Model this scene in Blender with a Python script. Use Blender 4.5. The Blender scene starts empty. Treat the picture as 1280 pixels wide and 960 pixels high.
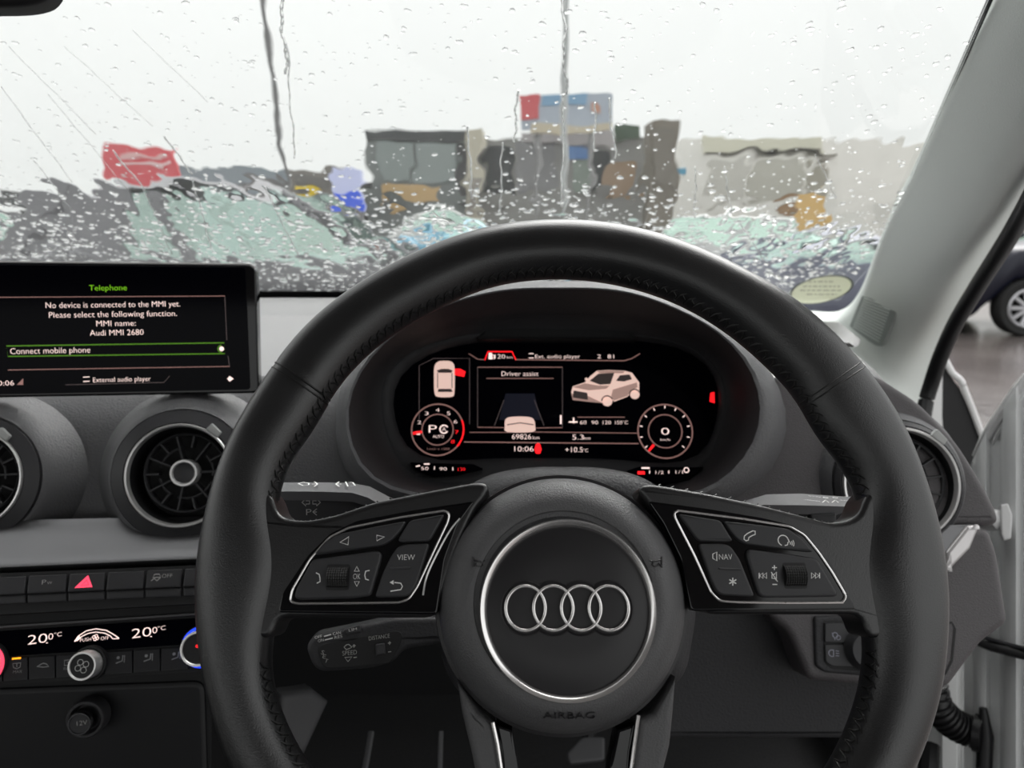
import bpy, math, random
import numpy as np
from mathutils import Vector, Matrix
from mathutils.geometry import tessellate_polygon
random.seed(7)
rng = np.random.default_rng(7)
R = math.radians
scene = bpy.context.scene
COL = scene.collection

# ------------------------------------------------------------------ camera
CAMZ = 1.10
PITCH = R(11.2)
F = 960.0
cd = bpy.data.cameras.new('camera'); cam = bpy.data.objects.new('camera', cd); COL.objects.link(cam)
cam.location = (0, 0, CAMZ); cam.rotation_euler = (R(90) - PITCH, 0, 0)
cd.sensor_width = 36; cd.lens = 27; cd.clip_start = 0.02; cd.clip_end = 600
cd.dof.use_dof = True; cd.dof.focus_distance = 0.42; cd.dof.aperture_fstop = 11.5
scene.camera = cam

# ------------------------------------------------------------------ overcast sky
w = bpy.data.worlds.new('overcast_sky'); scene.world = w; w.use_nodes = True
nt = w.node_tree; nt.nodes.clear()
wo = nt.nodes.new('ShaderNodeOutputWorld'); bg = nt.nodes.new('ShaderNodeBackground')
tc = nt.nodes.new('ShaderNodeTexCoord'); sx = nt.nodes.new('ShaderNodeSeparateXYZ'); cr = nt.nodes.new('ShaderNodeValToRGB')
nt.links.new(tc.outputs['Generated'], sx.inputs[0]); nt.links.new(sx.outputs['Z'], cr.inputs[0])
cr.color_ramp.elements[0].position = 0.0; cr.color_ramp.elements[0].color = (.60, .61, .60, 1)
cr.color_ramp.elements[1].position = 1.; cr.color_ramp.elements[1].color = (1., 1., 1., 1)
nt.links.new(cr.outputs[0], bg.inputs[0]); bg.inputs[1].default_value = 1.13
nt.links.new(bg.outputs[0], wo.inputs[0])
sd = bpy.data.lights.new('veiled_sun', 'SUN'); sd.energy = 3.0; sd.angle = R(50); sd.color = (1, .98, .96)
so = bpy.data.objects.new('veiled_sun', sd); COL.objects.link(so); so.rotation_euler = (R(-38), 0, R(-28))
scene.view_settings.view_transform = 'Standard'; scene.view_settings.look = 'None'
scene.view_settings.exposure = 0.45; scene.view_settings.gamma = 1; scene.view_settings.use_curve_mapping = False

# ------------------------------------------------------------------ geometry of the view (pixel + distance -> point)
C0 = Vector((0, 0, CAMZ))
FW = Vector((0, math.cos(PITCH), -math.sin(PITCH))); UPV = Vector((0, math.sin(PITCH), math.cos(PITCH))); RT = Vector((1, 0, 0))
def ray(x, y): return FW + RT * ((x - 640) / F) + UPV * ((480 - y) / F)
def at(x, y, D): return C0 + ray(x, y) * D
class Fr:
    def __init__(s, o, n, up=(0, 0, 1)):
        s.o = Vector(o); s.n = Vector(n).normalized(); s.u = Vector(up).cross(s.n).normalized(); s.v = s.n.cross(s.u)
    def w(s, u, v, h=0): return s.o + s.u * u + s.v * v + s.n * h
    def px(s, x, y, h=0):
        d = ray(x, y); o = s.o + s.n * h
        t = (o - C0).dot(s.n) / d.dot(s.n); p = C0 + d * t - o
        return (p.dot(s.u), p.dot(s.v))
    def pxs(s, L, h=0): return [s.px(x, y, h) for x, y in L]
    def sc(s, x, y, h=0):
        a = s.px(x - 5, y, h); b = s.px(x + 5, y, h); return math.hypot(a[0] - b[0], a[1] - b[1]) / 10
def yn(yaw, tilt):   # normal toward the driver: yaw to the right, tilt upwards (degrees)
    a, t = R(yaw), R(tilt); return (math.sin(a) * math.cos(t), -math.cos(a) * math.cos(t), math.sin(t))

# ------------------------------------------------------------------ materials
MATS = {}
def mat(name, col, rough=.5, metal=0., bump=0., bscale=900., emit=0., kind='noise', coat=0., spec=.5, var=0., vscale=20., dist=.0004):
    m = bpy.data.materials.new(name); m.use_nodes = True; n = m.node_tree; b = n.nodes['Principled BSDF']
    b.inputs['Base Color'].default_value = (*col, 1); b.inputs['Roughness'].default_value = rough; b.inputs['Metallic'].default_value = metal
    b.inputs['Specular IOR Level'].default_value = spec
    if coat: b.inputs['Coat Weight'].default_value = coat; b.inputs['Coat Roughness'].default_value = .05
    if emit: b.inputs['Emission Color'].default_value = (*col, 1); b.inputs['Emission Strength'].default_value = emit
    t = n.nodes.new('ShaderNodeTexCoord')
    if bump:
        if kind == 'voronoi': x = n.nodes.new('ShaderNodeTexVoronoi'); x.feature = 'DISTANCE_TO_EDGE'; o = 'Distance'
        elif kind == 'wave':
            x = n.nodes.new('ShaderNodeTexWave'); o = 'Fac'; x.bands_direction = 'Z'
        else: x = n.nodes.new('ShaderNodeTexNoise'); o = 'Fac'; x.inputs['Detail'].default_value = 4
        x.inputs['Scale'].default_value = bscale
        n.links.new(t.outputs['Object'], x.inputs['Vector'])
        bp = n.nodes.new('ShaderNodeBump'); bp.inputs['Strength'].default_value = bump; bp.inputs['Distance'].default_value = dist
        n.links.new(x.outputs[o], bp.inputs['Height']); n.links.new(bp.outputs[0], b.inputs['Normal'])
    if var:
        x = n.nodes.new('ShaderNodeTexNoise'); x.inputs['Scale'].default_value = vscale; x.inputs['Detail'].default_value = 5
        n.links.new(t.outputs['Object'], x.inputs['Vector'])
        r = n.nodes.new('ShaderNodeMapRange'); r.inputs[3].default_value = 1 - var; r.inputs[4].default_value = 1 + var
        n.links.new(x.outputs['Fac'], r.inputs[0])
        mx = n.nodes.new('ShaderNodeVectorMath'); mx.operation = 'SCALE'; mx.inputs[0].default_value = col
        n.links.new(r.outputs[0], mx.inputs['Scale']); n.links.new(mx.outputs[0], b.inputs['Base Color'])
        r2 = n.nodes.new('ShaderNodeMapRange'); r2.inputs[3].default_value = max(0, rough - var * .3); r2.inputs[4].default_value = min(1, rough + var * .3)
        n.links.new(x.outputs['Fac'], r2.inputs[0]); n.links.new(r2.outputs[0], b.inputs['Roughness'])
    MATS[name] = m; return m
def thin_glass(name, tint=(1, 1, 1), refl=.06, gc=(1, 1, 1)):
    m = bpy.data.materials.new(name); m.use_nodes = True; n = m.node_tree; n.nodes.clear()
    o = n.nodes.new('ShaderNodeOutputMaterial'); a = n.nodes.new('ShaderNodeBsdfTransparent'); a.inputs[0].default_value = (*tint, 1)
    g = n.nodes.new('ShaderNodeBsdfGlossy'); g.inputs['Roughness'].default_value = .03; g.inputs[0].default_value = (*gc, 1)
    mx = n.nodes.new('ShaderNodeMixShader'); mx.inputs[0].default_value = refl
    n.links.new(a.outputs[0], mx.inputs[1]); n.links.new(g.outputs[0], mx.inputs[2]); n.links.new(mx.outputs[0], o.inputs[0])
    MATS[name] = m; return m
def lamp(name, col, s): return mat(name, col, .5, emit=s)
leather = mat('black_leather', (.009, .0092, .0102), .30, bump=.35, bscale=1500, var=.2, vscale=60, spec=.85)
leather_s = mat('smooth_black_leather', (.010, .010, .011), .32, bump=.25, bscale=1300, spec=.8)
airb = mat('grained_airbag_plastic', (.10, .10, .103), .45, bump=.7, bscale=1100, dist=.0005)
cap = mat('smooth_black_cap', (.022, .021, .023), .4, bump=.1, bscale=2500)
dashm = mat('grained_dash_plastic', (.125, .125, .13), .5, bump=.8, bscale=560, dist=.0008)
topm = mat('dash_top_glare_plastic', (.30, .30, .305), .36, bump=.25, bscale=560, dist=.0005)  # dark plastic made paler on top: windscreen sky glare put into the colour
dashd = mat('dark_dash_plastic', (.03, .03, .033), .6, bump=.8, bscale=500, dist=.0006)
dashc = mat('coarse_grained_plastic', (.095, .088, .092), .5, bump=.7, bscale=800, dist=.0007)
blackp = mat('matt_black_plastic', (.008, .008, .009), .6)
btn = mat('charcoal_button_plastic', (.034, .034, .037), .45, bump=.2, bscale=2500)
gloss = mat('piano_black', (.002, .002, .003), .06, spec=.45)
chrome = mat('satin_chrome', (.92, .90, .89), .24, .9)
chromeb = mat('brushed_chrome', (.85, .84, .83), .34, .75)
alu = mat('brushed_aluminium_trim', (.17, .17, .175), .34, .8, bump=.15, bscale=700)
silver = mat('silver_painted_trim', (.62, .6, .6), .32, .6)
stitch = mat('black_thread', (.006, .006, .006), .45)
knurl = mat('knurled_rubber', (.014, .014, .014), .5)
scrn = mat('screen_glass', (.001, .001, .003), .1, spec=.06)
white_p = mat('white_print', (.9, .9, .88), .6)
grey_p = mat('grey_print', (.48, .48, .46), .6)
dim_p = mat('dim_print', (.25, .25, .255), .6)
t_white = lamp('lit_warm_white', (.9, .69, .64), .9)
t_dim = lamp('lit_dim_pink', (.32, .17, .15), .5)
t_vdim = lamp('lit_faint_line', (.06, .045, .045), .8)
t_green = lamp('lit_green', (.22, .62, .01), .65)
t_gdim = lamp('lit_dark_green', (.07, .20, .01), .6)
t_red = lamp('lit_red', (.95, .01, .015), 1.0)
t_rdim = lamp('lit_dim_red', (.6, .01, .03), .7)
t_amber = lamp('lit_amber', (1., .35, .01), 1.2)
t_blue = lamp('lit_blue', (.01, .05, 1.), 1.3)
t_haz = lamp('lit_hazard_pink', (1., .06, .12), 1.0)
t_navy = lamp('lit_navy_field', (.003, .0035, .009), .6)
pillar = mat('grey_pillar_fabric', (.74, .78, .75), .8, bump=.6, bscale=420, kind='voronoi', dist=.0006)
pillar_p = mat('grey_pillar_plastic', (.56, .60, .575), .6)
headl = mat('headliner_fabric', (.5, .5, .49), .9, bump=.3, bscale=300)
rubber = mat('black_rubber', (.007, .007, .008), .45)
rubber_g = mat('hose_rubber', (.012, .012, .013), .4)
wpaint = mat('white_car_paint', (.75, .75, .75), .28, coat=.6)
gpaint = mat('greyed_white_paint', (.80, .81, .81), .3, coat=.5, var=.06, vscale=9)
carpet = mat('dark_carpet', (.02, .02, .021), .95, bump=1, bscale=300, dist=.002)
matm = mat('woven_floor_mat', (.055, .05, .05), .9, bump=1, bscale=120, kind='voronoi', dist=.004)
glassw = thin_glass('windscreen_glass', (.95, .965, .955), .035)
sideg = thin_glass('green_tinted_glass', (.88, .98, .94), .36, (.76, .97, .88))
darkg = mat('dark_car_glass', (.02, .025, .025), .1, coat=1)
water = bpy.data.materials.new('rain_water'); water.use_nodes = True
wb = water.node_tree.nodes['Principled BSDF']; wb.inputs['Base Color'].default_value = (1, 1, 1, 1); wb.inputs['Roughness'].default_value = 0
wb.inputs['IOR'].default_value = 1.33; wb.inputs['Transmission Weight'].default_value = 1

# ------------------------------------------------------------------ object helpers
def meta(o, label=None, cat=None, group=None, kind=None):
    if label: o['label'] = label
    if cat: o['category'] = cat
    if group: o['group'] = group
    if kind: o['kind'] = kind
    return o
def thing(name, label, cat, loc, group=None):
    o = bpy.data.objects.new(name, None); COL.objects.link(o); o.location = loc; o.empty_display_size = .05
    o['wl'] = list(loc)
    return meta(o, label, cat, group)
def wl(o):
    L = Vector((0, 0, 0))
    while o is not None: L += o.location; o = o.parent
    return L
def area2(P): return sum(P[i][0] * P[(i + 1) % len(P)][1] - P[(i + 1) % len(P)][0] * P[i][1] for i in range(len(P))) / 2
def inset(P, d):
    n = len(P); out = []
    for i in range(n):
        a, b, c = P[i - 1], P[i], P[(i + 1) % n]
        e1 = (b[0] - a[0], b[1] - a[1]); e2 = (c[0] - b[0], c[1] - b[1])
        l1 = math.hypot(*e1) or 1e-9; l2 = math.hypot(*e2) or 1e-9
        n1 = (-e1[1] / l1, e1[0] / l1); n2 = (-e2[1] / l2, e2[0] / l2)
        s = (n1[0] + n2[0], n1[1] + n2[1]); L = math.hypot(*s) or 1e-9
        k = min(2.0, 2 / L) if L > 1e-6 else 1
        out.append((b[0] + s[0] / L * d * k, b[1] + s[1] / L * d * k))
    return out
def rnd(P, r, k=5):
    n = len(P); out = []
    for i in range(n):
        a, b, c = Vector(P[i - 1]), Vector(P[i]), Vector(P[(i + 1) % n])
        rr = r[i] if isinstance(r, (list, tuple)) else r
        la = min(rr, (a - b).length * .45); lc = min(rr, (c - b).length * .45)
        p = b + (a - b).normalized() * la; q = b + (c - b).normalized() * lc
        for j in range(k + 1):
            t = j / k; out.append(tuple(p * (1 - t) ** 2 + b * 2 * t * (1 - t) + q * t * t))
    return out
def crom(P, k=6, closed=False):
    n = len(P); out = []; V = [np.array(p, float) for p in P]
    for i in range(n if closed else n - 1):
        if closed: a, b, c, d = V[i - 1], V[i], V[(i + 1) % n], V[(i + 2) % n]
        else: a, b, c, d = V[max(i - 1, 0)], V[i], V[i + 1], V[min(i + 2, n - 1)]
        for j in range(k):
            t = j / k
            out.append(tuple(.5 * (2 * b + (c - a) * t + (2 * a - 5 * b + 4 * c - d) * t * t + (3 * b - a - 3 * c + d) * t ** 3)))
    if not closed: out.append(tuple(V[-1]))
    return out
FONT = {}
def glyphs(s):
    if s in FONT: return FONT[s]
    cu = bpy.data.curves.new('t', 'FONT'); cu.body = s; cu.size = 1; cu.resolution_u = 3; cu.offset = -.012
    o = bpy.data.objects.new('t', cu); me = bpy.data.meshes.new_from_object(o)
    V = [(v.co.x, v.co.y) for v in me.vertices]; Fc = [tuple(p.vertices) for p in me.polygons]
    bpy.data.objects.remove(o); bpy.data.curves.remove(cu); bpy.data.meshes.remove(me)
    if V:
        x0 = min(v[0] for v in V); x1 = max(v[0] for v in V)
        V = [(v[0] - x0, v[1]) for v in V]; W = x1 - x0
    else: W = 0
    FONT[s] = (V, Fc, W); return FONT[s]
class M:
    def __init__(s): s.V = []; s.F = []
    def add(s, V, Fc):
        k = len(s.V); s.V += [tuple(v) for v in V]; s.F += [tuple(i + k for i in f) for f in Fc]; return s
    def rings(s, Rg, closed=True, cap0=True, cap1=True):
        n = len(Rg[0]); V = [p for r in Rg for p in r]; Fc = []
        for i in range(len(Rg) - 1):
            for j in range(n if closed else n - 1):
                a = i * n + j; b = i * n + (j + 1) % n; Fc.append((a, b, b + n, a + n))
        if closed and cap0: Fc.append(tuple(range(n))[::-1])
        if closed and cap1: Fc.append(tuple((len(Rg) - 1) * n + i for i in range(n)))
        return s.add(V, Fc)
    def prism(s, fr, P, h0, h1, b=0., k=3, back=True):
        if area2(P) < 0: P = P[::-1]
        Rg = [[fr.w(x, y, h0) for x, y in P]]; Q = P
        if b:
            for j in range(k + 1):
                t = j / k * math.pi / 2; Q = inset(P, b * (1 - math.cos(t)) + 1e-9)
                Rg.append([fr.w(x, y, h1 - b + b * math.sin(t)) for x, y in Q])
            Q = inset(P, b * 1.25); Rg.append([fr.w(x, y, h1) for x, y in Q])
        else: Rg.append([fr.w(x, y, h1) for x, y in P])
        k0 = len(s.V); s.rings(Rg, cap0=False, cap1=False); n = len(P); kt = len(s.V) - n
        tris = tessellate_polygon([[Vector((x, y, 0)) for x, y in P]])
        for t in tris:
            if back: s.F.append(tuple(k0 + q for q in t))
            s.F.append(tuple(kt + q for q in t))
        return s
    def lathe(s, fr, c, prof, n=64, cap0=False, cap1=False, ky=1.):
        return s.rings([[fr.w(c[0] + r * math.cos(2 * math.pi * i / n), c[1] + ky * r * math.sin(2 * math.pi * i / n), h) for i in range(n)] for r, h in prof], cap0=cap0, cap1=cap1)
    def tube(s, P, r, n=8, closed=False, flat=1., up=None):
        P = [Vector(p) for p in P]; m = len(P); Rg = []
        for i, p in enumerate(P):
            if closed: d = P[(i + 1) % m] - P[i - 1]
            else: d = P[min(i + 1, m - 1)] - P[max(i - 1, 0)]
            d.normalize()
            a = Vector(up) if up is not None else (Vector((0, 0, 1)) if abs(d.z) < .9 else Vector((0, 1, 0)))
            x = d.cross(a).normalized(); y = x.cross(d)
            rr = r[i] if isinstance(r, (list, tuple)) else r
            Rg.append([p + x * rr * math.cos(2 * math.pi * j / n) + y * rr * flat * math.sin(2 * math.pi * j / n) for j in range(n)])
        if closed: Rg.append(Rg[0])
        return s.rings(Rg, cap0=not closed, cap1=not closed)
    def box(s, fr, u0, v0, u1, v1, h0, h1, b=0.): return s.prism(fr, [(u0, v0), (u1, v0), (u1, v1), (u0, v1)], h0, h1, b, 2)
    def wbox(s, x0, y0, z0, x1, y1, z1):
        V = [(x, y, z) for x in (x0, x1) for y in (y0, y1) for z in (z0, z1)]
        return s.add(V, [(0, 1, 3, 2), (4, 6, 7, 5), (0, 4, 5, 1), (2, 3, 7, 6), (0, 2, 6, 4), (1, 5, 7, 3)])
    def stroke(s, fr, P, wd, h, closed=False):
        n = len(P); L = []; Rr = []
        for i in range(n):
            a = P[i - 1] if (closed or i > 0) else P[i]; c = P[(i + 1) % n] if (closed or i < n - 1) else P[i]
            d = (c[0] - a[0], c[1] - a[1]); l = math.hypot(*d) or 1; nx, ny = -d[1] / l * wd / 2, d[0] / l * wd / 2
            L.append(fr.w(P[i][0] + nx, P[i][1] + ny, h)); Rr.append(fr.w(P[i][0] - nx, P[i][1] - ny, h))
        Fc = [(i + n, (i + 1) % n + n, (i + 1) % n, i) for i in range(n if closed else n - 1)]
        return s.add(L + Rr, Fc)
    def poly(s, fr, P, h):
        if area2(P) < 0: P = P[::-1]
        return s.add([fr.w(x, y, h) for x, y in P], [tuple(range(len(P)))])
    # pixel-placed marks on a frame
    def ptext(s, fr, txt, x, y, hpx, h, wpx=None, rot=0., align='c'):
        """text whose capitals are hpx photo pixels tall, centred on the panel point seen at x, y"""
        V, Fc, W = glyphs(txt); k = fr.sc(x, y, h); sy = hpx * k / .7; sx = (wpx * k / W) if wpx else sy * .95
        u, v = fr.px(x, y, h); c, sn = math.cos(R(rot)), math.sin(R(rot)); o = []
        off = W / 2 if align == 'c' else (0 if align == 'l' else W)
        for a, b in V:
            a = (a - off) * sx; b = (b - .35) * sy; o.append(fr.w(u + a * c - b * sn, v + a * sn + b * c, h))
        return s.add(o, Fc)
    def pline(s, fr, L, wpx, h, closed=False): 
        return s.stroke(fr, fr.pxs(L, h), wpx * fr.sc(*L[0], h), h, closed)
    def ppoly(s, fr, L, h): return s.poly(fr, fr.pxs(L, h), h)
    def pcirc(s, fr, x, y, r, wpx, h, a0=0, a1=360, n=28, ky=1.):
        k = fr.sc(x, y, h); u, v = fr.px(x, y, h); full = abs(a1 - a0) >= 360
        P = [(u + r * k * math.cos(R(a0 + (a1 - a0) * i / n)), v + ky * r * k * math.sin(R(a0 + (a1 - a0) * i / n))) for i in range(n if full else n + 1)]
        return s.stroke(fr, P, wpx * k, h, full)
    def pdisc(s, fr, x, y, r, h, n=16):
        k = fr.sc(x, y, h); u, v = fr.px(x, y, h)
        return s.poly(fr, [(u + r * k * math.cos(2 * math.pi * i / n), v + r * k * math.sin(2 * math.pi * i / n)) for i in range(n)], h)
    def build(s, name, m, parent=None, label=None, cat=None, group=None, kind=None, ang=40, fix=True):
        L = wl(parent) if parent is not None else (Vector(np.array(s.V).mean(axis=0)) if s.V else Vector((0, 0, 0)))
        me = bpy.data.meshes.new(name); me.from_pydata([(v[0] - L[0], v[1] - L[1], v[2] - L[2]) for v in s.V], [], s.F)
        me.materials.append(m)
        if fix and len(s.V) < 60000:
            import bmesh
            bm = bmesh.new(); bm.from_mesh(me); bmesh.ops.recalc_face_normals(bm, faces=bm.faces); bm.to_mesh(me); bm.free()
        me.polygons.foreach_set('use_smooth', [True] * len(me.polygons)); me.set_sharp_from_angle(angle=R(ang)); me.update()
        o = bpy.data.objects.new(name, me); COL.objects.link(o)
        if parent is not None: o.parent = parent
        else: o.location = L
        return meta(o, label, cat, group, kind)

# ================================================================== STRUCTURE
# car shell: floor, headliner, passenger side, tail; rests of the cabin that shade the dash
m = M(); m.wbox(-1.25, -1.6, .26, .60, 1.22, .30); m.build('floor', carpet, kind='structure')
m = M(); m.wbox(-1.25, 1.22, .26, .60, 1.26, .955); m.build('wall_front', blackp, kind='structure')
m = M(); m.rings([[( -1.25, y, z), (.5, y, z), (.5, y, z + .03), (-1.25, y, z + .03)] for y, z in ((.50, 1.405), (.25, 1.427), (-.4, 1.433), (-1.3, 1.41))]); m.build('ceiling', headl, kind='structure')
m = M(); m.wbox(-1.27, -1.6, .26, -1.23, 1.22, .98); m.build('wall_left', headl, kind='structure')
m = M(); m.wbox(-1.25, -1.62, .26, .60, -1.58, 1.06); m.build('wall_back', dashd, kind='structure')
m = M(); m.wbox(.50, -1.6, .26, .60, 1.22, .36); m.build('wall_right', dashd, kind='structure')

# ------------------------------------------------------------------ windscreen
WS = Fr((0, 1.15, CAMZ - .0875), (0, -.5, -.8660254), up=(0, -.866, .5))   # u: runs to -x or +x, v: up the glass
if WS.u.x < 0: WS = None
WBASE = -.035
def wsh(x, y): return WS.px(x, y)
m = M()
edge = [(-1.2, WBASE), (.43, WBASE)]
P = [(-1.22, WBASE)] + [(.44, WBASE), (.44, -.09), (.56, -.09), (.50, .62), (.44, .70), (-1.15, .70)]
m.add([WS.w(u, v, 0) for u, v in P], [tuple(range(len(P)))]); m.build('window_1', glassw, kind='structure', fix=False)

# rain: lens shaped drops on the outer face of the glass
def drop_mesh(N, dens):
    V = []; Fc = []; n = 9
    cs = np.array([[math.cos(2 * math.pi * i / n), math.sin(2 * math.pi * i / n)] for i in range(n)])
    cnt = 0
    while cnt < N:
        u = rng.uniform(-.85, .49); v = rng.uniform(-.03, .56)
        if rng.random() > dens(u, v): continue
        r = .0011 + .0031 * rng.random() ** 2.4
        if v > .30: r *= .62
        elif v > .2: r *= .85
        ph = rng.random(4) * 6.28; a = 1 + .5 * rng.random(); rot = rng.random() * .6 - .3
        t = np.arange(n) * 2 * math.pi / n
        rr = r * (1 + .16 * np.cos(2 * t + ph[0]) + .10 * np.cos(3 * t + ph[1]))
        k = len(V); hh = r * (.30 + .16 * rng.random())
        for fr_, h in ((1.0, 0.), (.93, .35), (.70, .75), (.38, .95)):
            for i in range(n):
                x = cs[i, 0] * rr[i] * fr_ * a; y = cs[i, 1] * rr[i] * fr_
                x, y = x * math.cos(rot) - y * math.sin(rot), x * math.sin(rot) + y * math.cos(rot)
                p = WS.w(u + x, v + y, -.0018 - hh * h); V.append(tuple(p))
        V.append(tuple(WS.w(u, v, -.0018 - hh)))
        for q in range(3):
            for i in range(n):
                a0 = k + q * n + i; b0 = k + q * n + (i + 1) % n; Fc.append((b0, a0, a0 + n, b0 + n))
        for i in range(n): Fc.append((k + 3 * n + (i + 1) % n, k + 3 * n + i, k + 4 * n))
        Fc.append(tuple(k + i for i in range(n)))
        cnt += 1
    return V, Fc
def dens(u, v):
    d = 1.0 if v < .20 else (.62 if v < .27 else .27)
    return d
V, Fc = drop_mesh(6200, dens)
# rivulets: beads run down the glass
m = M(); m.V = V; m.F = Fc
def rivulet(u0, v0, u1, v1, r, wig, n=40):
    P = []; ph = rng.random(3) * 6
    for i in range(n):
        t = i / (n - 1); d = wig * (math.sin(t * 9 + ph[0]) + .6 * math.sin(t * 23 + ph[1]))
        P.append(WS.w(u0 + (u1 - u0) * t + d, v0 + (v1 - v0) * t, -.0024))
    m.tube(P, [r * .85 * (.7 + .45 * abs(math.sin(i * .9 + ph[2]))) for i in range(n)], 8, flat=.3, up=WS.n)
for px0, py0, px1, py1, rr_, wg in ((350, -5, 358, 95, .0016, .0012), (358, 60, 368, 200, .0009, .001), (703, 0, 708, 120, .0014, .0014), (705, 120, 702, 260, .0011, .001),
        (205, 172, 240, 220, .0013, .0006), (140, 190, 182, 240, .0012, .0006), (10, 60, 120, 170, .0006, .0004), (40, 200, 110, 290, .0007, .0005), (80, 60, 190, 160, .0005, .0004),
        (0, 110, 90, 230, .0006, .0004), (240, 225, 265, 315, .001, .0007), (330, 235, 372, 320, .001, .0006), (165, 40, 260, 130, .0005, .0003), (585, 160, 590, 250, .0012, .001),
        (628, 180, 625, 270, .001, .001), (760, 125, 770, 200, .0011, .001), (905, 210, 915, 270, .0008, .0007), (1020, 195, 1045, 250, .0007, .0006), (925, 280, 960, 335, .0009, .0004),
        (180, 240, 215, 320, .0006, .0005), (60, 120, 160, 240, .0005, .0004), (745, 130, 742, 190, .001, .001), (647, 115, 643, 180, .0012, .001), (870, 210, 868, 275, .0008, .0009)):
    a = wsh(px0, py0); b = wsh(px1, py1); rivulet(a[0], a[1], b[0], b[1], rr_, wg)
m.build('raindrops', water, label='raindrops and rivulets covering the outside of the windscreen', cat='raindrops', kind='stuff', ang=60, fix=False)

# thin wavy film of rain water between the drops (closed sheet, flat underside, rippled top)
nu, nv = 300, 150; u0_, u1_, v0_, v1_ = -.86, .50, -.03, .60
def vnoise(cu, cv):
    gu = rng.normal(size=(int(cu) + 4, int(cv) + 4)); a = np.linspace(0, cu, nu); b = np.linspace(0, cv, nv)
    ia = a.astype(int); ib = b.astype(int); fa = a - ia; fb = b - ib; fa = fa * fa * (3 - 2 * fa); fb = fb * fb * (3 - 2 * fb)
    g = lambda i, j: gu[np.ix_(ia + i, ib + j)]
    return (g(0, 0) * (1 - fa)[:, None] + g(1, 0) * fa[:, None]) * (1 - fb) + (g(0, 1) * (1 - fa)[:, None] + g(1, 1) * fa[:, None]) * fb
W_, H_f = u1_ - u0_, v1_ - v0_
hh_ = vnoise(W_ / .012, H_f / .040) * .00011 + vnoise(W_ / .010, H_f / .012) * .00006 + vnoise(W_ / .03, H_f / .03) * .00014
vv_ = np.linspace(v0_, v1_, nv); amp = np.clip(.88 - np.clip((vv_ - .24) / .2, 0, 1), .22, 1) * np.clip((vv_ + .05) / .2, .55, 1)
hh_ = .0007 + hh_ * amp[None, :]
uu_ = np.linspace(u0_, u1_, nu)
FV = []
for sgn in (0, 1):
    for i in range(nu):
        for j in range(nv): FV.append(tuple(WS.w(uu_[i], vv_[j], -.0003 - (hh_[i, j] if sgn else 0))))
FF = []
for i in range(nu - 1):
    for j in range(nv - 1):
        a = i * nv + j; b = a + nv; FF.append((a, b, b + 1, a + 1)); k_ = nu * nv; FF.append((a + k_, a + 1 + k_, b + 1 + k_, b + k_))
m = M(); m.V = FV; m.F = FF; m.build('water_film', water, label='thin rippling film of rain water running down the outside of the windscreen', cat='water film', kind='stuff', ang=80, fix=False)

# ceramic band and dots at the glass edge, parking sticker
m = M()
m.add([WS.w(*p, .0006) for p in ((-1.2, WBASE), (.25, WBASE), (.25, .004), (-1.2, .004))], [(0, 1, 2, 3)]); m.build('trim_1', blackp, kind='structure', fix=False)
m = M()
for i in range(120):
    t = i / 119; 
    for j in range(3):
        x = 1243 - 96 * t - 3.2 * j - 2; y = 0 + 222 * t + j * .6 - 4; u, v = wsh(x, y); r = .0012 * (1 - t * .45) * (1 - .2 * j)
        m.poly(WS, [(u + r * math.cos(k * math.pi / 4), v + r * 1.3 * math.sin(k * math.pi / 4)) for k in range(8)], .0006)
m.build('trim_2', blackp, kind='structure', fix=False)
sc = wsh(1026, 362); t = thing('windscreen_sticker', 'round cream service sticker at the foot of the windscreen by the pillar', 'sticker', WS.w(*sc, .001))
m = M(); ru = abs(wsh(1063, 362)[0] - sc[0]); rv = abs(wsh(1026, 343)[1] - sc[1])
ell = lambda k: [(sc[0] + ru * k * math.cos(i * math.pi / 20), sc[1] + rv * k * math.sin(i * math.pi / 20)) for i in range(40)]
stk = mat('cream_sticker', (.80, .80, .70), .6); _b = stk.node_tree.nodes['Principled BSDF']; _t = stk.node_tree.nodes.new('ShaderNodeBsdfTranslucent'); _t.inputs[0].default_value = (.9, .92, .8, 1)
_m = stk.node_tree.nodes.new('ShaderNodeMixShader'); _m.inputs[0].default_value = .5; _o = [n for n in stk.node_tree.nodes if n.type == 'OUTPUT_MATERIAL'][0]
stk.node_tree.links.new(_b.outputs[0], _m.inputs[1]); stk.node_tree.links.new(_t.outputs[0], _m.inputs[2]); stk.node_tree.links.new(_m.outputs[0], _o.inputs[0])
stk_e = mat('sticker_rim', (.25, .27, .25), .6); stk_t = mat('sticker_ink', (.30, .28, .25), .6)
m.prism(WS, ell(.93), .0007, .0012); m.build('sheet', stk, t)
m = M(); m.stroke(WS, ell(.96), rv * .07, .0009, True); m.build('rim', stk_e, t)
m = M(); 
for yy, a, b in ((352, 1010, 1042), (358, 1004, 1050), (363, 1000, 1052), (368, 1008, 1046)):
    x = a
    while x < b:
        wd = random.uniform(3, 8); m.pline(WS, [(x, yy), (min(x + wd, b), yy)], 2.2, .0013); x += wd + 2
m.build('print', stk_t, t, fix=False)

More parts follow.
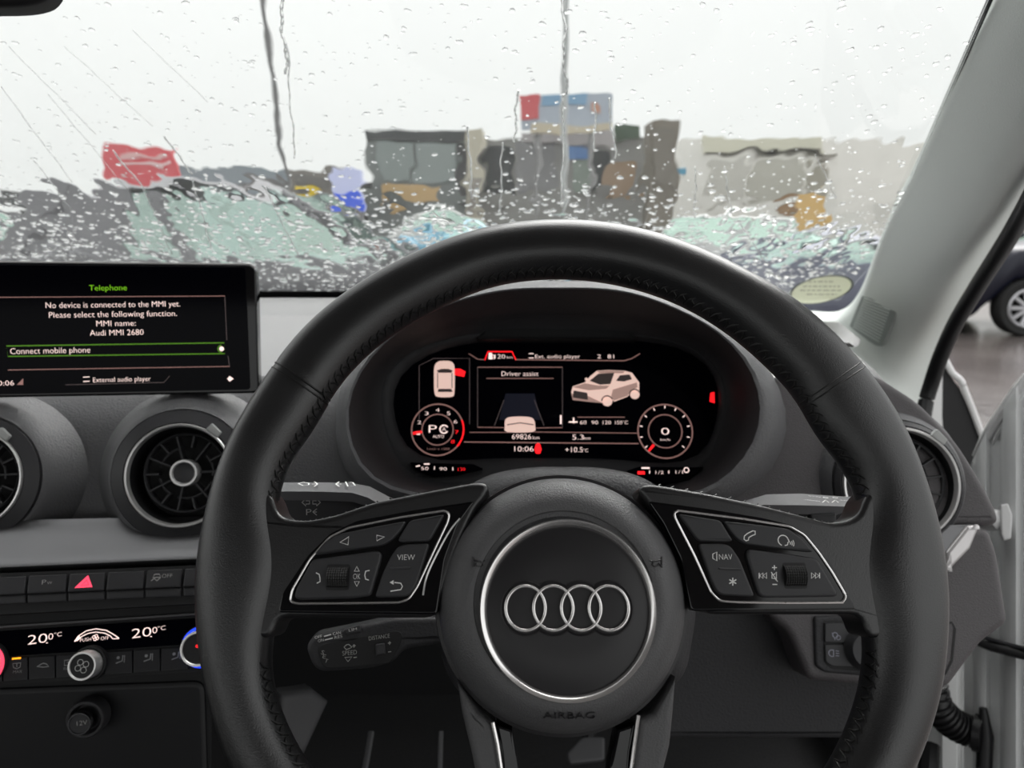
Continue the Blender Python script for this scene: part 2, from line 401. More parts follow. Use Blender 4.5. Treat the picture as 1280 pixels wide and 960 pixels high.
# ================================================================== STEERING WHEEL
wc = C0 + RT * .0284 - UPV * .0900 + FW * .385
nc = -UPV * (-math.sin(.25)) * 1.0 - FW * math.cos(.25)      # toward the camera, leaning up
nc = UPV * math.sin(.25) - FW * math.cos(.25)
WH = Fr(wc, nc, up=UPV)
sw = thing('steering_wheel', 'black leather three-spoke steering wheel with silver ring emblem on its hub', 'steering wheel', wc)
OUT = [(341,461),(367.5,425),(405,387.5),(447.5,357.5),(520,317.5),(615,285),(700,277),(780,284),(860,307),(925,337),(990,374),(1050,428),(1095,480),(1130,537),(1155,605),(1175,675),(1183,735),(1181,795),(1175,852),(1165,892),(1147,942),(312,505),(289,545),(267,605),(252,665),(245,719),(246,782),(254,837),(265,885),(289,959)]
INN = [(700,347.5),(615,357),(550,385),(475,430),(440,463),(413,497),(402,525),(372,566),(353,600),(345,640),(350,655),(359,680),(361,715),(354,752),(344,780),(341,800),(340,850),(352,890),(387,957),(790,359.5),(850,380),(915,420),(960,460),(998,500),(1010,530),(1035,565),(1060,592),(1072,620),(1074,652),(1064,680),(1061,715),(1068,750),(1078,780),(1080,800),(1078,845),(1066,890),(1040,950)]
def polar(L):
    A = []
    for x, y in L:
        u, v = WH.px(x, y); A.append((math.atan2(v, u) % (2 * math.pi), math.hypot(u, v)))
    for d in (235, 255, 270, 285, 305): A.append((R(d), None))
    return sorted(A)
Ao, Ai = polar(OUT), polar(INN)
Ao = [(a, .1835 if r is None else r) for a, r in Ao]; Ai = [(a, .151 if r is None else r) for a, r in Ai]
def pin(A, N):
    xs = np.array([a - 2 * math.pi for a, r in A] + [a for a, r in A] + [a + 2 * math.pi for a, r in A]); ys = np.array([r for a, r in A] * 3)
    g = np.arange(N) * 2 * math.pi / N; y = np.interp(g, xs, ys)
    k = np.hanning(17); k /= k.sum(); return np.convolve(np.r_[y[-20:], y, y[:20]], k, 'same')[20:-20]
NR = 320
ro = pin(Ao, NR) - .0006; ri = pin(Ai, NR) + .0006
seamL = WH.px(378, 481); seamR = WH.px(1040, 481)
seams = [math.atan2(seamL[1], seamL[0]) % (2 * math.pi), math.atan2(seamR[1], seamR[0]) % (2 * math.pi)]
def rim_pt(i, phi, grow=1.):
    a = 2 * math.pi * i / NR; i0 = int(i) % NR; i1 = (i0 + 1) % NR; f = i - int(i)
    o = ro[i0] * (1 - f) + ro[i1] * f; n_ = ri[i0] * (1 - f) + ri[i1] * f
    hw = (o - n_) / 2; c = (o + n_) / 2; p = 2 / 2.3
    x = math.copysign(abs(math.cos(phi)) ** p, math.cos(phi)); y = math.copysign(abs(math.sin(phi)) ** p, math.sin(phi))
    if math.cos(phi) < 0 and math.sin(phi) > 0: y *= 1 - .10 * (-math.cos(phi)) ** 1.5     # flatter inner shoulder
    g = grow
    for s_ in seams:
        d = abs((a - s_ + math.pi) % (2 * math.pi) - math.pi); g -= .05 * math.exp(-(d / .006) ** 2)
    rr = c + hw * x * g; return WH.w(rr * math.cos(a), rr * math.sin(a), .0150 * y * g)
NC = 28
m = M(); rg = [[rim_pt(i, 2 * math.pi * j / NC) for j in range(NC)] for i in range(NR)]; rg.append(rg[0])
m.rings(rg, cap0=False, cap1=False); m.build('rim', leather, sw, ang=60)
for s_ in seams:
    m = M()      # thick cross seam
    i = s_ * NR / (2 * math.pi)
    for off in (-.42, .42):
        m.tube([rim_pt(i + off * 1.0, 2 * math.pi * j / 30, .985) for j in range(30)], .0006, 5, True)
    m.build('seam', stitch, sw)
m = M()      # baseball stitching along the inner edge
i = 0.
while i < NR:
    a = 2 * math.pi * i / NR; dg = math.degrees(a)
    inn = ri[int(i) % NR]
    if not (171 < dg < 197 or (343 < dg or dg < 9)):
        b0 = math.pi * .80; b1 = math.pi * .97
        m.tube([rim_pt(i - .7, b0, 1.01), rim_pt(i + .1, b0 + .14, 1.03), rim_pt(i + .8, b1, 1.02)], [.0003, .0006, .0004], 5)
        m.tube([rim_pt(i + 1.5, b0 + .12, 1.01), rim_pt(i + .9, b0 + .25, 1.03), rim_pt(i + .8, b1, 1.02)], [.0003, .0005, .0004], 5)
    i += NR * .0052 / (2 * math.pi * inn)
m.build('stitching', stitch, sw, kind='stuff')
# raised leather crease between thumb rest and grip is part of the rim; the spokes
SPL = [(300,640),(325,600),(343,622),(348,641),(360,650),(386,652),(420,645),(470,628),(540,614),(592,604),(606,604),(612,612),(606,625),(596,635),(575,680),(545,772),(350,772),(340,800),(300,790)]
SPR = [(1120,640),(1100,600),(1078,622),(1073,640),(1062,650),(1038,655),(1000,645),(950,632),(880,617),(815,606),(802,607),(796,614),(806,627),(830,655),(860,700),(880,768),(1072,768),(1082,800),(1120,790)]
m = M(); P = WH.pxs(SPL, .006); m.prism(WH, rnd(P, .005, 3), -.014, .0092, .0026, 4); m.build('spoke', leather_s, sw, ang=50)
m = M(); P = WH.pxs(SPR, .006); m.prism(WH, rnd(P, .005, 3), -.014, .0092, .0026, 4); m.build('spoke', leather_s, sw, ang=50)
m = M()
for L in ([(347,652),(365,655),(386,655),(420,648),(470,631),(540,617),(600,606)], [(1073,652),(1056,658),(1038,657),(1000,648),(950,634),(880,619),(815,608)]):
    Q = crom([WH.px(x, y - 2, .005) for x, y in L], 8)
    for q in range(0, len(Q) - 1, 2):
        m.tube([WH.w(Q[q][0], Q[q][1] + .0012, .0025), WH.w((Q[q][0] + Q[q + 1][0]) / 2, Q[q][1] + .0004, .0045), WH.w(Q[q + 1][0], Q[q + 1][1] - .0010, .0058)], .00038, 5)
m.build('spoke_stitching', stitch, sw, kind='stuff')
# gloss panels, chrome frames, buttons
GL = [(347,766),(353,741),(384,695),(412,667),(445,651),(520,637),(594,626),(572,656),(556,700),(546,768)]
GR = [(1071,762),(1038,699),(1010,671),(990,656),(953,647),(880,635),(810,626),(830,655),(852,700),(864,764)]
CL = [(363,752),(366,737),(388,699),(412,672),(436,660),(500,647),(556,638.5),(562,642),(560,652),(541,692),(522,733),(511,749),(500,753),(440,754),(373,754.5)]
CR = [(1057,745),(1040,716),(1023,691),(1005,669),(986,658),(930,649),(847,638.5),(842,642),(845,650),(868,695),(889,741),(899,751),(920,752.5),(980,753.5),(1053,753)]
hG = .0098
for L, Cf, nm in ((GL, CL, 'left'), (GR, CR, 'right')):
    m = M(); m.prism(WH, rnd(WH.pxs(L, hG), .002, 3), .002, hG, .0008, 2); g = m.build('switch_panel', gloss, sw)
    m = M(); P = [WH.w(u, v, hG + .0006) for u, v in crom(rnd(WH.pxs(Cf, hG), .002, 3), 2, True)]; m.tube(P, .00062, 8, True, up=WH.n); m.build('chrome_frame', chrome, g)
def button(L, name='button', b=.0009, hh=.0125, r=.002, mm=None, parent=sw):
    m = M(); m.prism(WH, rnd(WH.pxs(L, hh), r, 4), .008, hh, b, 3); return m.build(name, mm or btn, parent)
hB = .0125; hI = hB + .00012
A = button([(392,694),(405,678),(425,667),(470,658),(508,651),(501,663),(489,676),(478,682)])
B = button([(512,650.5),(556,642.5),(537,676.5),(500,678),(497,675)])
Cb = button([(537,679),(508,680),(497,683),(488,696),(478,717),(468,747),(507,746),(513,742),(521,730)])
Dw = button([(390,699),(471,688),(477,692),(476,700),(463,745),(440,748),(375,750),(367,747),(370,735)], b=.0013)
E_ = button([(848,642),(901,650.5),(912,669),(917,676),(909,677.5),(873,676.5)])
Fb = button([(873,679.5),(905,679.5),(914,683),(925,699),(944,746),(903,744),(896,740),(890,728)])
G_ = button([(904,651),(950,656),(986,661),(1004,674),(1018,690.5),(975,686),(931,680),(920,673)])
H_ = button([(935,686),(985,692),(1022,698),(1048,741),(1046,746),(955,747.5),(948,743),(933,694)], b=.0013)
m = M(); m.pline(WH, [(436,671),(425,678),(435,681)], 1.3, hI, True); m.pline(WH, [(471,669),(480.5,671),(471,676)], 1.3, hI, True); m.build('arrow_symbols', white_p, A, fix=False)
m = M(); m.ptext(WH, 'VIEW', 507.5, 696.5, 7, hI, 22); m.pline(WH, [(488,739),(501,737),(503,733),(501,729),(493,728)], 1.4, hI); m.ppoly(WH, [(492,725),(492,731),(487,728)], hI); m.build('lettering', white_p, Cb, fix=False)
m = M(); m.prism(WH, rnd(WH.pxs([(487,709),(513,708.5),(513,711.5),(487,712.5)], hI), .0005), hB - .0004, hB + .0007, .0002, 1); m.build('ridge', btn, Cb)
m = M(); m.pline(WH, [(395,716),(399,718),(400,723),(400,727),(396,729)], 1.4, hI); m.pline(WH, [(462,713),(457,714),(456,719),(457,724),(461,725)], 1.4, hI)
m.pline(WH, [(446,708),(443,714),(449,714)], 1.2, hI, True); m.pline(WH, [(446,733),(443,727),(449,727)], 1.2, hI, True); m.ptext(WH, 'OK', 446, 720.5, 7, hI, 9); m.build('lettering', white_p, Dw, fix=False)
def roller(cx, cy, parent):
    fr = WH; u, v = fr.px(cx, cy, hB); k = fr.sc(cx, cy, hB); hw = 13 * k; hh_ = 14.5 * k
    m = M(); m.prism(fr, rnd([(u - hw * 1.1, v - hh_ * 1.08), (u + hw * 1.1, v - hh_ * 1.08), (u + hw * 1.1, v + hh_ * 1.08), (u - hw * 1.1, v + hh_ * 1.08)], .001), hB - .001, hB + .00015); m.build('roller_well', blackp, parent)
    m = M(); n = 17
    def P(x, t, g): return fr.w(u + x, v + hh_ * math.sin(t), hB - .003 + (.0075 + g) * math.cos(t) * .8)
    T = np.linspace(-1.35, 1.35, 12 * 4 + 1)
    rg = []
    for i, t in enumerate(T):
        row = []
        for j in range(9 * 2 + 1):
            x = -hw + 2 * hw * j / 18; g = .0 if (j % 2 or i % 4 < 1) else .0006
            row.append(P(x, t, g))
        rg.append(row)
    m.rings(rg, closed=False); m.build('roller', knurl, parent, fix=False, ang=20)
roller(422.5, 721.5, Dw); roller(993.5, 719.5, H_)
m = M(); m.pline(WH, [(930,674),(930.5,670),(934,667),(941,663.5),(944,664),(944,668),(940,669.5),(936,672),(935.5,675),(932.5,676)], 1.3, hI, True)
m.pcirc(WH, 979, 675.5, 6.3, 1.3, hI, 20, 250); m.pline(WH, [(985,673.5),(986.5,677),(985,678),(984.5,681),(981,682)], 1.3, hI)
for q in range(3): m.pcirc(WH, 985, 679, 3 + 2.2 * q, 1, hI, -30, 30, 6)
m.build('phone_and_voice_symbols', white_p, G_, fix=False)
m = M(); m.ptext(WH, 'NAV', 907, 696, 7, hI, 16.5); m.pline(WH, [(891,692.5),(896,690),(896,701),(891,698)], 1.2, hI, True)
for q in range(3):
    a = R(90 + 60 * q); m.pline(WH, [(916 + 5 * math.cos(a), 727 + 5 * math.sin(a)), (916 - 5 * math.cos(a), 727 - 5 * math.sin(a))], 1.5, hI)
m.build('lettering', white_p, Fb, fix=False)
m = M(); m.prism(WH, rnd(WH.pxs([(898,709.5),(926,710.5),(926,713),(899,712)], hI), .0005), hB - .0004, hB + .0007, .0002, 1); m.build('ridge', btn, Fb)
m = M(); 
for cx, s_ in ((951.5, -1), (956, -1), (1016.5, 1), (1021.5, 1)): m.pline(WH, [(cx + 2.2 * s_, 719.5), (cx - 2.2 * s_, 716), (cx - 2.2 * s_, 723)], 1.2, hI, True)
m.pline(WH, [(949, 716), (949, 723)], 1.2, hI); m.pline(WH, [(1024.5, 716), (1024.5, 723)], 1.2, hI)
m.pline(WH, [(965,709.5),(971,709.5)], 1.3, hI); m.pline(WH, [(968,706.5),(968,712.5)], 1.3, hI); m.pline(WH, [(965.5,730.5),(971.5,730.5)], 1.3, hI)
m.pline(WH, [(965,718),(968,718),(970.5,715),(970.5,726),(968,723),(965,723)], 1.1, hI, True); m.pline(WH, [(964,715),(972,727)], 1.1, hI); m.build('lettering', white_p, H_, fix=False)
# thin chrome lines beside the hub
m = M(); m.tube([WH.w(*p, hG + .0003) for p in crom(WH.pxs([(575,648),(562,664),(545,695),(533,722),(529,744)], hG), 6)], .0005, 6); m.build('chrome_line', chromeb, sw)
# hub: lathe in the wheel plane
hubc = WH.px(703.5, 752, .010); kh = WH.sc(703.5, 752, .012)
Rh = 158 * kh
m = M(); prof = [(Rh * .985, -.03), (Rh * 1.0, -.004), (Rh * 1.0, .001), (Rh * .99, .0045), (Rh * .965, .0085), (Rh * .93, .0125), (Rh * .89, .0158), (Rh * .85, .0182), (Rh * .81, .0199), (Rh * .77, .0208), (Rh * .73, .0209), (Rh * .705, .0205), (Rh * .697, .0185), (Rh * .66, .0185)]
m.lathe(WH, hubc, prof, 128, ky=1.0); hub = m.build('airbag_cover', airb, sw, ang=50)
ecc = WH.px(709.5, 761, .018); ke = WH.sc(709.5, 761, .018)
m = M(); Re = 110 * ke
m.lathe(WH, ecc, [(Re * 1.0, .018), (Re * 1.0, .0215), (Re * .985, .0225), (Re * .955, .0221), (Re * .925, .0206), (Re * .915, .018)], 128); m.build('chrome_ring', chrome, hub, ang=50)
m = M(); m.lathe(WH, ecc, [(Re * .92, .0190), (Re * .90, .0195), (Re * .5, .0195), (.0003, .0195)], 96, cap1=True); m.build('hub_cap', cap, hub)
# emblem: four interlocked rings in a shallow scalloped recess
m = M(); mr = M(); hE = .0206; k = WH.sc(709, 760, hE); rings_x = (657, 691.7, 726.4, 761)
ec = [WH.px(x, 760, hE) for x in rings_x]
for q, (u, v) in enumerate(ec):
    Rr = 24.7 * k; P = [WH.w(u + Rr * math.cos(a), v + Rr * 1.08 * math.sin(a), hE + .0002 + .0005 * math.sin(a * 1 + q) * 0) for a in np.linspace(0, 2 * math.pi, 65)[:-1]]
    m.tube(P, 2.25 * k, 10, True, up=WH.n)
m.build('emblem', chrome, hub)
out = []
for q, (u, v) in enumerate(ec):
    Rr = 31 * k; lim = 55
    a0, a1 = (lim, 360 - lim) if q == 0 else ((-(180 - lim), 180 - lim) if q == 3 else (None, None))
for q in range(4):      # union outline: top half left to right, bottom back
    pass
def scallop(Rr):
    hd = (ec[1][0] - ec[0][0]) / 2; th = math.acos(min(1, hd / Rr)); top = []; bot = []
    for q, (u, v) in enumerate(ec):
        A0 = math.pi - th if q else math.pi; A1 = th if q < 3 else 0
        for t_ in np.linspace(A0, A1, 14):
            top.append((u + Rr * math.cos(t_), v + Rr * 1.08 * math.sin(t_))); bot.append((u + Rr * math.cos(t_), v - Rr * 1.08 * math.sin(t_)))
    return top[:-1] + bot[::-1][:-1]
so_ = scallop(31.5 * k); si_ = scallop(28.3 * k)
m = M(); m.rings([[WH.w(*p, .0196) for p in so_], [WH.w(*[(a + b) / 2 for a, b in zip(p, q)], .0201) for p, q in zip(so_, si_)], [WH.w(*p, .01962) for p in si_]], cap0=False, cap1=False); m.build('emblem_surround', cap, hub)
m = M(); m.ptext(WH, 'AIRBAG', 712, 893, 9, .0162, 64); 
vv = []; Zt = M(); 
def raise_text(txt, x, y, hp, wp, h, dz, rot=0):
    z = M(); z.ptext(WH, txt, x, y, hp, h, wp, rot); n = len(z.V); up_ = [tuple(Vector(p) + WH.n * dz) for p in z.V]
    from collections import Counter
    E2 = {}
    for f in z.F:
        for i in range(len(f)):
            a, b = f[i], f[(i + 1) % len(f)]; E2[(a, b)] = 1
    sides = [(a, b, b + n, a + n) for (a, b) in E2 if (b, a) not in E2]
    return z.V + up_, [tuple(i + n for i in f) for f in z.F] + sides
def hprof(u, v):
    r = math.hypot(u - hubc[0], v - hubc[1]); P_ = sorted(prof); return float(np.interp(r, [p[0] for p in P_], [p[1] for p in P_]))
V_, F_ = raise_text('AIRBAG', 711, 893, 8.5, 64, .0170, .0008); W2 = []
for i_, p in enumerate(V_):
    d_ = Vector(p) - WH.o; u_, v_ = d_.dot(WH.u), d_.dot(WH.v); W2.append(WH.w(u_, v_, hprof(u_, v_) + (.0002 if i_ < len(V_) // 2 else .0009)))
m = M(); m.add(W2, F_); m.build('airbag_lettering', cap, hub, ang=20)
def onhub(x, y):
    a_ = WH.px(x, y, .0195); h_ = hprof(*a_); a_ = WH.px(x, y, h_); return WH.w(*a_, hprof(*a_) + .0003)
for cx, s_ in ((598, 1), (820, -1)):
    m = M()
    m.tube([onhub(cx + s_ * a, 703 + b) for a, b in ((-7, -7), (-7, 6))], .00045, 5)
    m.tube([onhub(cx + s_ * a, 703 + b) for a, b in ((-6, -3), (0, -1.5), (8, -2))], .00045, 5)
    m.tube([onhub(cx + s_ * a, 703 + b) for a, b in ((-6, 5), (-3, 1), (-2, 4), (3, 5), (5, 3), (3, -1))], .00045, 5)
    m.build('horn_symbol', cap, hub, kind='stuff')
m = M(); m.lathe(WH, hubc, [(Rh * 1.035, -.03), (Rh * 1.04, -.004), (Rh * 1.03, -.0005), (Rh * 1.0, .000)], 96); m.build('hub_collar', cap, sw)
# lower twin spoke
for L, nm in (([(572,850),(600,890),(618,905),(622,930),(629,975),(632,1080),(612,1080),(602,1000),(590,940),(578,890)], 0), ([(843,845),(815,890),(797,897),(792,930),(786,975),(780,1080),(800,1080),(822,985),(836,930),(840,890)], 1)):
    m = M(); m.prism(WH, WH.pxs(L, 0), -.02, .004, .003, 3); s2 = m.build('spoke', dashd if 0 else airb, sw, ang=50)
    c = [(616,903),(622,930),(629,975),(632,1080)] if nm == 0 else [(798,894),(793,930),(787,975),(781,1080)]
    m = M(); m.tube([WH.w(*WH.px(x, y, .005), .005) for x, y in c], .0009, 6); m.build('chrome_strip', chrome, s2)
    d = [(620,905),(640,912),(648,960),(650,1080),(636,1080),(627,940)] if nm == 0 else [(793,905),(772,912),(762,960),(758,1080),(778,1080),(787,940)]
    m = M(); m.prism(WH, WH.pxs(d, 0), -.016, .001, .001, 2); m.build('gloss_infill', gloss, s2)

# ================================================================== STEERING COLUMN
m = M(); fr = Fr(at(705, 700, .50), yn(0, 28))
m.prism(fr, rnd(fr.pxs([(560,640),(575,606),(610,586),(660,577),(750,577),(800,586),(835,606),(850,640),(880,760),(865,850),(800,900),(600,900),(555,850),(535,760)]), .012, 5), -.16, 0, .02, 5)
m.build('steering_column_shroud', dashd, label='dark grey steering column shroud behind the wheel hub', cat='column shroud')

# ---- stalks
sf = Fr(at(395, 628, .49), yn(6, 14))
t = thing('indicator_stalk', 'grey indicator stalk left of the column, printed with arrows and headlamp signs', 'stalk', sf.o)
m = M(); m.prism(sf, rnd(sf.pxs([(300,615),(440,615),(462,622),(492,640),(520,655),(500,672),(345,668),(300,660)]), .003), -.012, 0, .0025, 3)
m.build('lever', btn, t)
m = M()
def facet(pts_near, dn, pts_far, df, thick=.006):
    a = [at(x, y, dn) for x, y in pts_near]; b = [at(x, y, df) for x, y in pts_far]; dz = Vector((0, 0, -thick))
    n = len(a); V = a + b + [p + dz for p in a] + [p + dz for p in b]; Fc = []
    for i in range(n - 1):
        Fc += [(i, i + 1, n + i + 1, n + i), (2 * n + i + 1, 2 * n + i, 3 * n + i, 3 * n + i + 1), (i, 2 * n + i, 2 * n + i + 1, i + 1), (n + i, n + i + 1, 3 * n + i + 1, 3 * n + i)]
    Fc += [(0, n, 3 * n, 2 * n), (n - 1, 3 * n - 1, 4 * n - 1, 2 * n - 1)]
    return V, Fc
dgry = mat('mid_grey_plastic', (.10, .10, .105), .5, bump=.2, bscale=1500)
V_, F_ = facet([(300,614),(400,614.5),(440,616),(460,622),(490,640)], .487, [(300,603),(400,603),(438,603.5),(462,608),(500,628)], .515); m.add(V_, F_); m.build('lever_ridge', dgry, t)  # top face paler than the lever: light from above put into the colour
ff = Fr(sf.w(0, 0, .0002), sf.n)
m = M(); hI2 = .0003
for s_, cx in ((-1, 383), (1, 395)):
    m.pline(sf, [(cx + s_ * 5.5, 628), (cx + s_ * .5, 623.5), (cx + s_ * .5, 626), (cx - s_ * 4, 626), (cx - s_ * 4, 630), (cx + s_ * .5, 630), (cx + s_ * .5, 632.5)], 1.2, hI2, True)
m.ptext(sf, 'P', 386, 640, 8, hI2, 6.5); 
for dy in (-4, 0, 4): m.pline(sf, [(391, 640), (396, 640 + dy)], 1., hI2)
m.build('symbols', grey_p, t, fix=False)
tf = Fr(at(400, 609, .5), ((at(400,614,.487) - at(300,614,.487)).cross(at(300,603,.515) - at(300,614,.487))))
if tf.n.z < 0: tf = Fr(tf.o, -tf.n)
m = M()
def pts3(L, h=.001): # marks on the top facet
    for P, cl in L: m.stroke(tf, tf.pxs(P, .0), .0009, .0016, cl)
pts3([([(373,607.5),(379,605.5),(386,607),(386,609),(379,610)], True), ([(390,608),(397,608)], False), ([(393,605),(397,608),(393,611)], False), ([(420,608),(427,608)], False), ([(424,605),(420,608),(424,611)], False), ([(432,605),(441,606),(444,610),(435,611)], True)])
m.build('ridge_symbols', white_p, t, fix=False)

sf = Fr(at(1010, 640, .49), yn(-6, 14))
t = thing('wiper_stalk', 'grey wiper stalk right of the column, printed with HI and washer signs', 'stalk', sf.o)
m = M(); m.prism(sf, rnd(sf.pxs([(935,636),(975,633),(1120,636),(1120,660),(1000,690),(940,675)]), .003), -.012, 0, .002, 3); m.build('lever', blackp, t)
m = M(); V_, F_ = facet([(925,640),(955,631),(1000,631.5),(1120,635)], .487, [(925,628),(958,618),(1000,617),(1120,625)], .515); m.add(V_, F_); m.build('lever_ridge', dgry, t)  # upper facet in lighter grey than the black lever, daylight painted in
m = M(); m.ptext(sf, 'HI', 993, 636.5, 4, .0003, 6); m.ppoly(sf, [(996.5,636.5),(1001,632),(1005.5,636.5),(1003,636.5),(1003,639.5),(999,639.5),(999,636.5)], .0003)
m.ppoly(sf, [(1012,636.8),(1015.5,634.8),(1015.5,638.6)], .0003)
for q in range(3): m.ppoly(sf, [(1031 + 3.6 * q, 635.6), (1034 + 3.6 * q, 634), (1034 + 3.6 * q, 637.4)], .0003)
m.build('symbols', grey_p, t, fix=False)
m = M(); m.prism(sf, rnd(sf.pxs([(1012,642),(1044,641),(1044,655),(1012,655)]), .001), -.002, .0025, .001, 2); m.build('slider', btn, t)
tf = Fr(at(1030, 625, .5), ((at(1120,635,.487) - at(955,631,.487)).cross(at(1000,617,.515) - at(1000,631.5,.487))))
if tf.n.z < 0: tf = Fr(tf.o, -tf.n)
m = M(); m.ptext(tf, 'FRONT', 1015, 625.5, 3.4, .0012, 18); m.ptext(tf, 'OFF', 1056, 625.5, 3.2, .0012, 11); m.ptext(tf, 'REAR', 1018, 620.5, 2.6, .0012, 14)
for cx in (1032, 1044): m.pcirc(tf, cx, 622, 2.6, 1., .0012, n=8); m.pline(tf, [(cx - 4, 628), (cx, 625), (cx + 4, 628)], 1.1, .0012)
m.build('ridge_symbols', white_p, t, fix=False)

sf = Fr(at(440, 805, .475), yn(10, 22), up=Vector((.10, 0, 1)))
t = thing('cruise_control_stalk', 'black cruise control stalk with SPEED and DISTANCE lettering below the left spoke', 'stalk', sf.o)
m = M(); m.prism(sf, rnd(sf.pxs([(382,808),(394,793),(430,786),(495,772),(560,771),(580,800),(505,812),(492,828),(462,836),(402,840),(391,833)]), .004, 4), -.022, 0, .003, 4); m.build('lever', dashd, t)
m = M(); m.prism(sf, rnd(sf.pxs([(396,810),(405,805),(450,797),(495,788),(503,791),(502,803),(488,829),(460,832),(410,836),(403,832)]), .003, 4), -.002, .0009, .0005, 2); fp = m.build('face_panel', gloss if 0 else blackp, t)
m = M(); h_ = .0011; m.ptext(sf, 'SPEED', 437, 815.8, 5.6, h_, 18, 6); m.ptext(sf, 'DISTANCE', 474, 796.3, 5, h_, 26, 9)
m.pline(sf, [(433,812),(430,809),(433,806),(436,805.5),(440,809),(437,810.5)], 1.1, h_, True); m.pline(sf, [(431,822),(435,827),(440,821)], 1.1, h_, True)
m.pline(sf, [(440.5,807.5),(444.5,807)], 1.1, h_); m.pline(sf, [(442.5,805.3),(442.5,809.5)], 1.1, h_); m.pline(sf, [(442,822),(446,821.4)], 1.1, h_)
m.pline(sf, [(485,804),(489,803.4)], 1., h_); m.pline(sf, [(487,801.6),(487,806)], 1., h_); m.pline(sf, [(485,815),(489,814.4)], 1., h_)
for ch, x, y in (('S', 403.5, 815.5), ('E', 405.5, 820.5), ('T', 408, 826)): m.ptext(sf, ch, x, y, 5, h_, 3.6, -15)
m.build('lettering', dim_p if 0 else grey_p, fp, fix=False)
m = M(); m.prism(sf, rnd(sf.pxs([(469,805),(481,803),(482,817),(470,819)]), .001), 0, .0045, .001, 2); m.build('rocker', btn, t)
m = M(); m.prism(sf, rnd(sf.pxs([(429,787),(450,781),(452,790),(433,793)]), .001), -.002, .0022, .0008, 2); lb = m.build('limit_button', btn, t)
m = M(); m.ptext(sf, 'LIM', 441, 787, 3.2, .0024, 10, 12); m.build('lettering', white_p, lb, fix=False)
m = M(); m.ptext(sf, 'OFF', 398, 796, 3.6, .0003, 9, 12); m.ptext(sf, 'CAN', 421, 791.5, 3.6, .0003, 10, 12); m.ptext(sf, 'ON', 401, 800.5, 3.6, .0003, 7, 12); m.ptext(sf, 'RES', 423, 796, 3.6, .0003, 10, 12)
m.pline(sf, [(405,795.5),(414,793)], 1.4, .0003); m.pline(sf, [(406,800),(416,797.5)], 1.4, .0003); m.build('ridge_lettering', white_p, t, fix=False)

# ================================================================== DASHBOARD
da = thing('dashboard', 'dark grey grained dashboard under the windscreen', 'dashboard', (0, .8, .9))
CZ = CAMZ
prof = [(1.21, -.115), (1.175, -.100), (1.12, -.094), (1.02, -.1065), (1.000, -.1110), (.986, -.1112), (.974, -.1045), (.962, -.1040), (.90, -.108), (.82, -.114), (.75, -.124), (.715, -.134), (.690, -.148), (.674, -.165), (.662, -.185), (.650, -.210), (.641, -.235), (.634, -.258), (.632, -.275)]
def yoff(x, j): return max(0., min(1., (j - 5) / 8)) * (x + .25) * .12
xs = np.linspace(-1.15, .50, 34); m = M()
dpt = lambda x, y, z, j: ((x if x < .1 else .1 + (x - .1) * (.40 - .20 * j / 18) / .40), y + yoff(min(x, .0), j), CZ + z - .035 * max(0, min(1, (x - .12) / .3)) ** 1.5)
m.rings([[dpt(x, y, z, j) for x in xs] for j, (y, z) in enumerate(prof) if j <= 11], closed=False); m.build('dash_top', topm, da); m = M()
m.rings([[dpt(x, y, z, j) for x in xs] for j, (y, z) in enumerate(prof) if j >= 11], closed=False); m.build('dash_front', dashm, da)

# driver side pod
df = Fr(at(1040, 600, .66), yn(-8, 22))
m = M(); m.prism(df, rnd(df.pxs([(968,520),(962,470),(1040,460),(1088,468),(1145,504),(1192,553),(1224,604),(1246,648),(1238,658),(1200,658),(1150,664),(1100,690),(940,690),(880,660),(905,615),(945,575)]), .012, 4), -.20, .008, .006, 4); m.build('side_pod', dashc, da, ang=60)
lf = Fr(at(1130, 760, .62), yn(-6, 24))
m = M(); m.prism(lf, rnd(lf.pxs([(960,700),(1195,657),(1237,660),(1248,690),(1262,778),(1228,803),(1186,860),(1120,860),(1010,850),(985,790),(960,770)]), .006, 4), -.16, 0, .006, 4); m.build('side_panel', dashc, da, ang=60)
kf = Fr(at(900, 840, .66), yn(0, 10))
m = M(); m.prism(kf, rnd(kf.pxs([(740,740),(1120,740),(1120,925),(845,925),(800,930)]), .006), -.1, 0, .006, 3); m.build('knee_panel', dashd, da)
m = M(); m.prism(lf, rnd(lf.pxs([(1165,672),(1183,656),(1222,655.5),(1210,684),(1178,720),(1160,735)]), .002), -.02, .004, .0015, 2); m.build('silver_trim', alu, da)
m = M(); m.prism(lf, rnd(lf.pxs([(1178,690),(1204,657),(1221,656.5),(1209,686),(1180,716)]), .001), 0, .0065, .003, 3); m.build('silver_trim_edge', silver, da)
# panel cut in the dash end
m = M(); m.pline(lf, [(1172,783),(1190,778),(1194,786),(1190,826),(1182,842),(1168,846)], 2.4, .0006); m.build('end_cover_gap', blackp, da, fix=False)
# centre console front + lower dash left (dark)
cf = Fr(at(110, 800, .60), yn(8, 14))
m = M(); m.prism(cf, cf.pxs([(-200,700),(262,690),(262,1050),(-200,1080)]), -.12, -.006); m.build('console_stack', blackp, da)
m = M(); m.prism(cf, rnd(cf.pxs([(-200,870),(255,852),(262,1080),(-200,1080)]), .01), -.03, -.003, .004, 2); m.build('console_front', mat('dark_satin_plastic', (.006, .006, .0075), .45), da)
m = M(); m.prism(Fr(at(380, 915, .72), yn(40, 10)), Fr(at(380, 915, .72), yn(40, 10)).pxs([(352,868),(392,862),(412,878),(372,965),(345,1010),(330,1010)]), -.02, 0, .006, 3); m.build('console_side', dgry, da)
